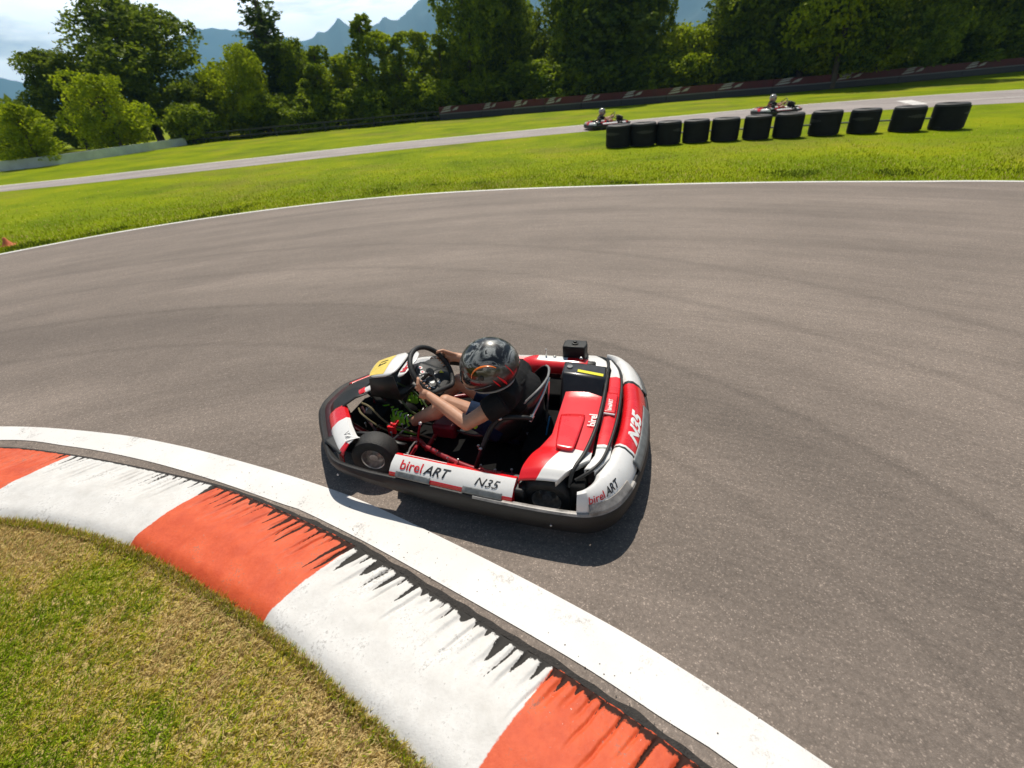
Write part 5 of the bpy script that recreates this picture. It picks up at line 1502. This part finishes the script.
tree('broadleaf_tree', 'light2', -40.0, 41, 3.2, 'small yellow-green tree at the left edge above the white wall', 1.9, 1.35, grp=G1)
tree('broadleaf_tree', 'bigmid', -41.5, 52, 4.2, 'mid green tree at the far left edge of the view', .9, 1.5, grp=G1)
tree('broadleaf_tree', 'bigdark', -27.8, 52, 4.4, 'dark low tree at the right foot of the tall rounded tree', 2.2, 1.3, grp=G1)
tree('broadleaf_tree', 'light', -24.6, 52, 5.9, 'light green tree between the tall rounded tree and the pointed conifer', 2.5, .85, grp=G1)
tree('conifer_tree', 'conifer', -20.2, 54, 11.4, 'tall pointed dark conifer rising over the light green trees', .2, 1.55, grp=G1)
tree('broadleaf_tree', 'biglight', -22.6, 50, 6.4, 'green tree left of the pointed conifer trunk', .5, .85, grp=G1)
tree('broadleaf_tree', 'bigmid', -18.2, 52, 6.9, 'green tree right of the pointed conifer', 1.7, .85, grp=G1)
tree('young_tree', 'sapling', -16.2, 50, 6.3, 'slender young tree, first to the right of the conifer group', .2, 1.3, grp='young trees')
tree('young_tree', 'sapling2', -14.2, 52, 5.6, 'low light young tree under the notch between the two mountain peaks', 2.2, 1.6, grp='young trees')
tree('young_tree', 'sapling', -11.6, 50, 8.3, 'tall airy young tree with sky showing through its top', 1.0, 1.05, grp='young trees')
tree('young_tree', 'sapling2', -9.9, 51, 7.0, 'light young tree right of the tallest airy one', 2.9, 1.3, grp='young trees')
tree('young_tree', 'sapling', -8.3, 50, 6.9, 'slender young tree in the middle of the low gap', 2.0, 1.2, grp='young trees')
tree('young_tree', 'sapling2', -6.3, 52, 6.9, 'light young tree at the right side of the low gap', 4.0, 1.2, grp='young trees')
tree('young_tree', 'sapling', -4.4, 51, 6.6, 'young tree touching the tall dark woods at their left end', 5.0, 1.2, grp='young trees')
for i, (az, hh) in enumerate(((-26.2, 4.9), (-16.8, 5.4), (-12.9, 5.2), (-8.9, 5.0), (-5.6, 5.4), (-2.6, 6.0))):
    tree('broadleaf_tree', 'biglight', az, 54, hh, ['green background tree left of the pointed conifer', 'green background tree right of the conifer group', 'green background tree beneath the lower mountain peak', 'green background tree between the young trees', 'green background tree near the right end of the young trees', 'green background tree against the tall dark woods'][i], i*1.9, 1.25, grp='background trees behind the young trees')
for i, (az, hh) in enumerate(((-28.7, 2.8), (-22.0, 3.2), (-18.6, 3.0), (-15.6, 3.2), (-12.0, 3.1), (-8.4, 3.2), (-5.6, 3.2), (-2.5, 3.0))):
    tree('shrub', 'shrub', az, 48.5+(i % 2), hh, ['dark low shrub left of the pointed conifer', 'shrub at the foot of the pointed conifer', 'shrub right of the conifer group', 'shrub under the low light young tree', 'shrub under the tall airy young tree', 'shrub in the middle of the young trees', 'shrub at the right end of the young trees', 'shrub where the red banners begin'][i], i*1.1, 1.25, 'shrub', 'shrubs behind the guard rail')
WOODS = [('broadleaf_tree', 'bigmid', -1.6, 52, 12.5, .75, 'tall green tree at the left end of the dark woods'),
         ('conifer_tree', 'conifer', .8, 55, 15.5, 1.2, 'tall dark conifer near the left end of the woods'),
         ('broadleaf_tree', 'bigdark2', 2.2, 54, 12.8, .7, 'dark tree left of the first blue gap in the woods'),
         ('broadleaf_tree', 'bigdark', 6.0, 57, 6.6, .75, 'dark tree below the first blue gap in the woods'),
         ('broadleaf_tree', 'bigmid', 9.0, 53, 12.5, .75, 'green tree right of the first blue gap in the woods'),
         ('broadleaf_tree', 'bigdark2', 11.3, 54, 14.5, .85, 'tall dark tree over the left distant kart'),
         ('conifer_tree', 'conifer', 12.6, 51, 15.0, 1.3, 'dark conifer in the middle of the woods'),
         ('broadleaf_tree', 'bigdark', 14.6, 53, 12.8, .65, 'dark tree left of the second blue gap in the woods'),
         ('broadleaf_tree', 'light', 20.3, 52, 5.6, 1.1, 'bright lower tree standing in the second blue gap'),
         ('broadleaf_tree', 'bigdark2', 18.4, 58, 5.4, 1.1, 'low dark tree behind the bright one in the gap'),
         ('conifer_tree', 'conifer', 25.2, 53, 15.0, 1.2, 'dark conifer right of the second blue gap'),
         ('broadleaf_tree', 'bigdark', 26.4, 54, 14.0, .9, 'dark tree over the right distant kart'),
         ('broadleaf_tree', 'bigdark2', 29.6, 53, 14.0, .95, 'dark tree above the gap between the seventh and eighth tyre stacks'),
         ('broadleaf_tree', 'biglight', 32.4, 51, 12.5, .85, 'lighter green tree above the gap between the eighth and ninth tyre stacks'),
         ('broadleaf_tree', 'bigdark', 35.4, 55, 15.0, .9, 'dark tree above the gap between the ninth and tenth tyre stacks'),
         ('broadleaf_tree', 'bigdark2', 38.6, 63, 15.0, .95, 'dark tree directly above the last tyre stack'),
         ('broadleaf_tree', 'bigmid', 41.6, 69, 14.5, .9, 'green tree just right of the last tyre stack, behind the banners'),
         ('broadleaf_tree', 'bigdark', 44.5, 75, 16.5, .95, 'dark tree second from the right end of the woods'),
         ('broadleaf_tree', 'bigdark2', 47.6, 80, 17.0, 1.0, 'dark tree at the right end of the woods')]
for i, (nm, kd, az, di, hh, sxy, lb) in enumerate(WOODS):
    tree(nm, kd, az, di, hh, lb, i*1.37, sxy, grp='trees of the dark woods')
for i in range(17):
    az = 0.2+i*2.8; di = 48.5 if az < 30 else 49+(az-30)*.75
    if 4.5 < az: di = (46.2/math.cos(R(az))) if az < 44 else 66
    if az >= 44: di = 66+(az-44)*1.5
    if az < 4: az -= 1
    tree('shrub', 'shrub', az, di+4.0, 3.6+(i*37 % 10)*.12, f'dark shrub at the foot of the woods behind the red banners, {["leftmost","second from left","third from left","fourth from left","fifth from left","sixth from left","seventh from left","eighth from left","in the middle","eighth from right","seventh from right","sixth from right","fifth from right","fourth from right","third from right","second from right","rightmost"][i]}', i*2.1, 1.5, 'shrub', 'shrubs at the foot of the woods')
# dark mass of the deeper wood, as one uncountable thing
r = np.random.default_rng(11); lob = []
for i in range(150):
    az = r.uniform(-1, 54); di = r.uniform(62, 72)+max(0, az-35)*.6; hh = r.uniform(3, 10.5) if not (4 < az < 8 or 17 < az < 22.5) else r.uniform(2, 5.0)
    lob.append((math.sin(R(az))*di, math.cos(R(az))*di, hh*.5, 2.6, 2.6, hh*.55))
for i in range(60):
    az = r.uniform(-52, 0); di = r.uniform(60, 70); hh = r.uniform(2, 4.2)
    lob.append((math.sin(R(az))*di, math.cos(R(az))*di, hh*.5, 2.8, 2.8, hh*.55))
cm = crown_mesh('deep_wood', lob, 90000, .36, M['leaf_d'], 21, .2); o = link(bpy.data.objects.new('deep_wood', cm)); tag(o, 'dark mass of woodland filling the space behind the front trees', 'woodland', kind='stuff')

# ==================================================================== mountains
M['mount'] = mat('mountain_forest', (.03, .06, .045), .95, var=.5, vs=.004)
ridge1 = [(-75, 2.0), (-60, 2.6), (-45, 3.2), (-39.8, 3.4), (-38.5, 3.1), (-34, 3.8), (-29.2, 5.1), (-26.7, 5.9), (-25.4, 6.15), (-22.3, 6.2), (-19.6, 5.6), (-17, 5.2), (-15, 5.0), (-10, 4.6), (0, 4.6), (20, 4), (75, 3)]
ridge2 = [(-22, .8), (-19, 3.0), (-16.9, 4.7), (-15.0, 5.75), (-13.3, 6.55), (-12.3, 5.7), (-10.6, 5.95), (-9.1, 6.4), (-7.8, 6.35), (-5.8, 7.4), (-4.4, 8.0), (0, 9.4), (5, 9.9), (12, 8.8), (18.4, 8.2), (26, 8.0), (42, 7.0), (75, 5)]
def mountain(name, ridge, dist, depth, seed, detail):
    azs = np.linspace(ridge[0][0], ridge[-1][0], 420); els = np.interp(azs, [p[0] for p in ridge], [p[1] for p in ridge])
    rows = []
    ts = np.linspace(-1, 1, 41)
    for az, el in zip(azs, els):
        a = R(az); h = math.tan(R(el))*dist; row = []
        h += detail*mnoise.fractal(Vector((az*.9, seed, 0)), 1.0, 2.0, 5)
        for t in ts:
            dd_ = dist+t*depth; x, y = math.sin(a)*dd_, math.cos(a)*dd_
            prof = (1-abs(t))**.9
            nn = mnoise.fractal(Vector((x*.0022, y*.0022, seed)), 1.0, 2.0, 6)
            z = h*prof*(1+.22*nn*(1-prof)*2)+(1-prof)*nn*60*min(1, prof*4)
            row.append((x, y, max(-5, z) if prof > 0 else -8))
        rows.append(row)
    mb = MB(); mb.grid(rows); o = mb.build(name, M['mount'], smooth=True, auto=False); tag(o, kind='structure'); return o
mountain('far_mountain_range', ridge1, 4300, 700, 3.1, 22)
mountain('mountain_range', ridge2, 3300, 1000, 8.4, 18)

# ==================================================================== air
mb = MB(); mb.box((0, 2480, 305), (10400, 5400, 612))
hz = mb.build('haze', bpy.data.materials.new('haze_air'), smooth=False); tag(hz, 'pale summer haze in the air', 'haze', kind='stuff')
hm_ = hz.data.materials[0]; hm_.use_nodes = True; nt = hm_.node_tree; nt.nodes.remove(nt.nodes['Principled BSDF'])
pv = nt.nodes.new('ShaderNodeVolumePrincipled'); pv.inputs['Color'].default_value = (.30, .66, 1, 1); pv.inputs['Density'].default_value = .00025; pv.inputs['Anisotropy'].default_value = .2
nt.links.new(pv.outputs[0], nt.nodes['Material Output'].inputs['Volume'])
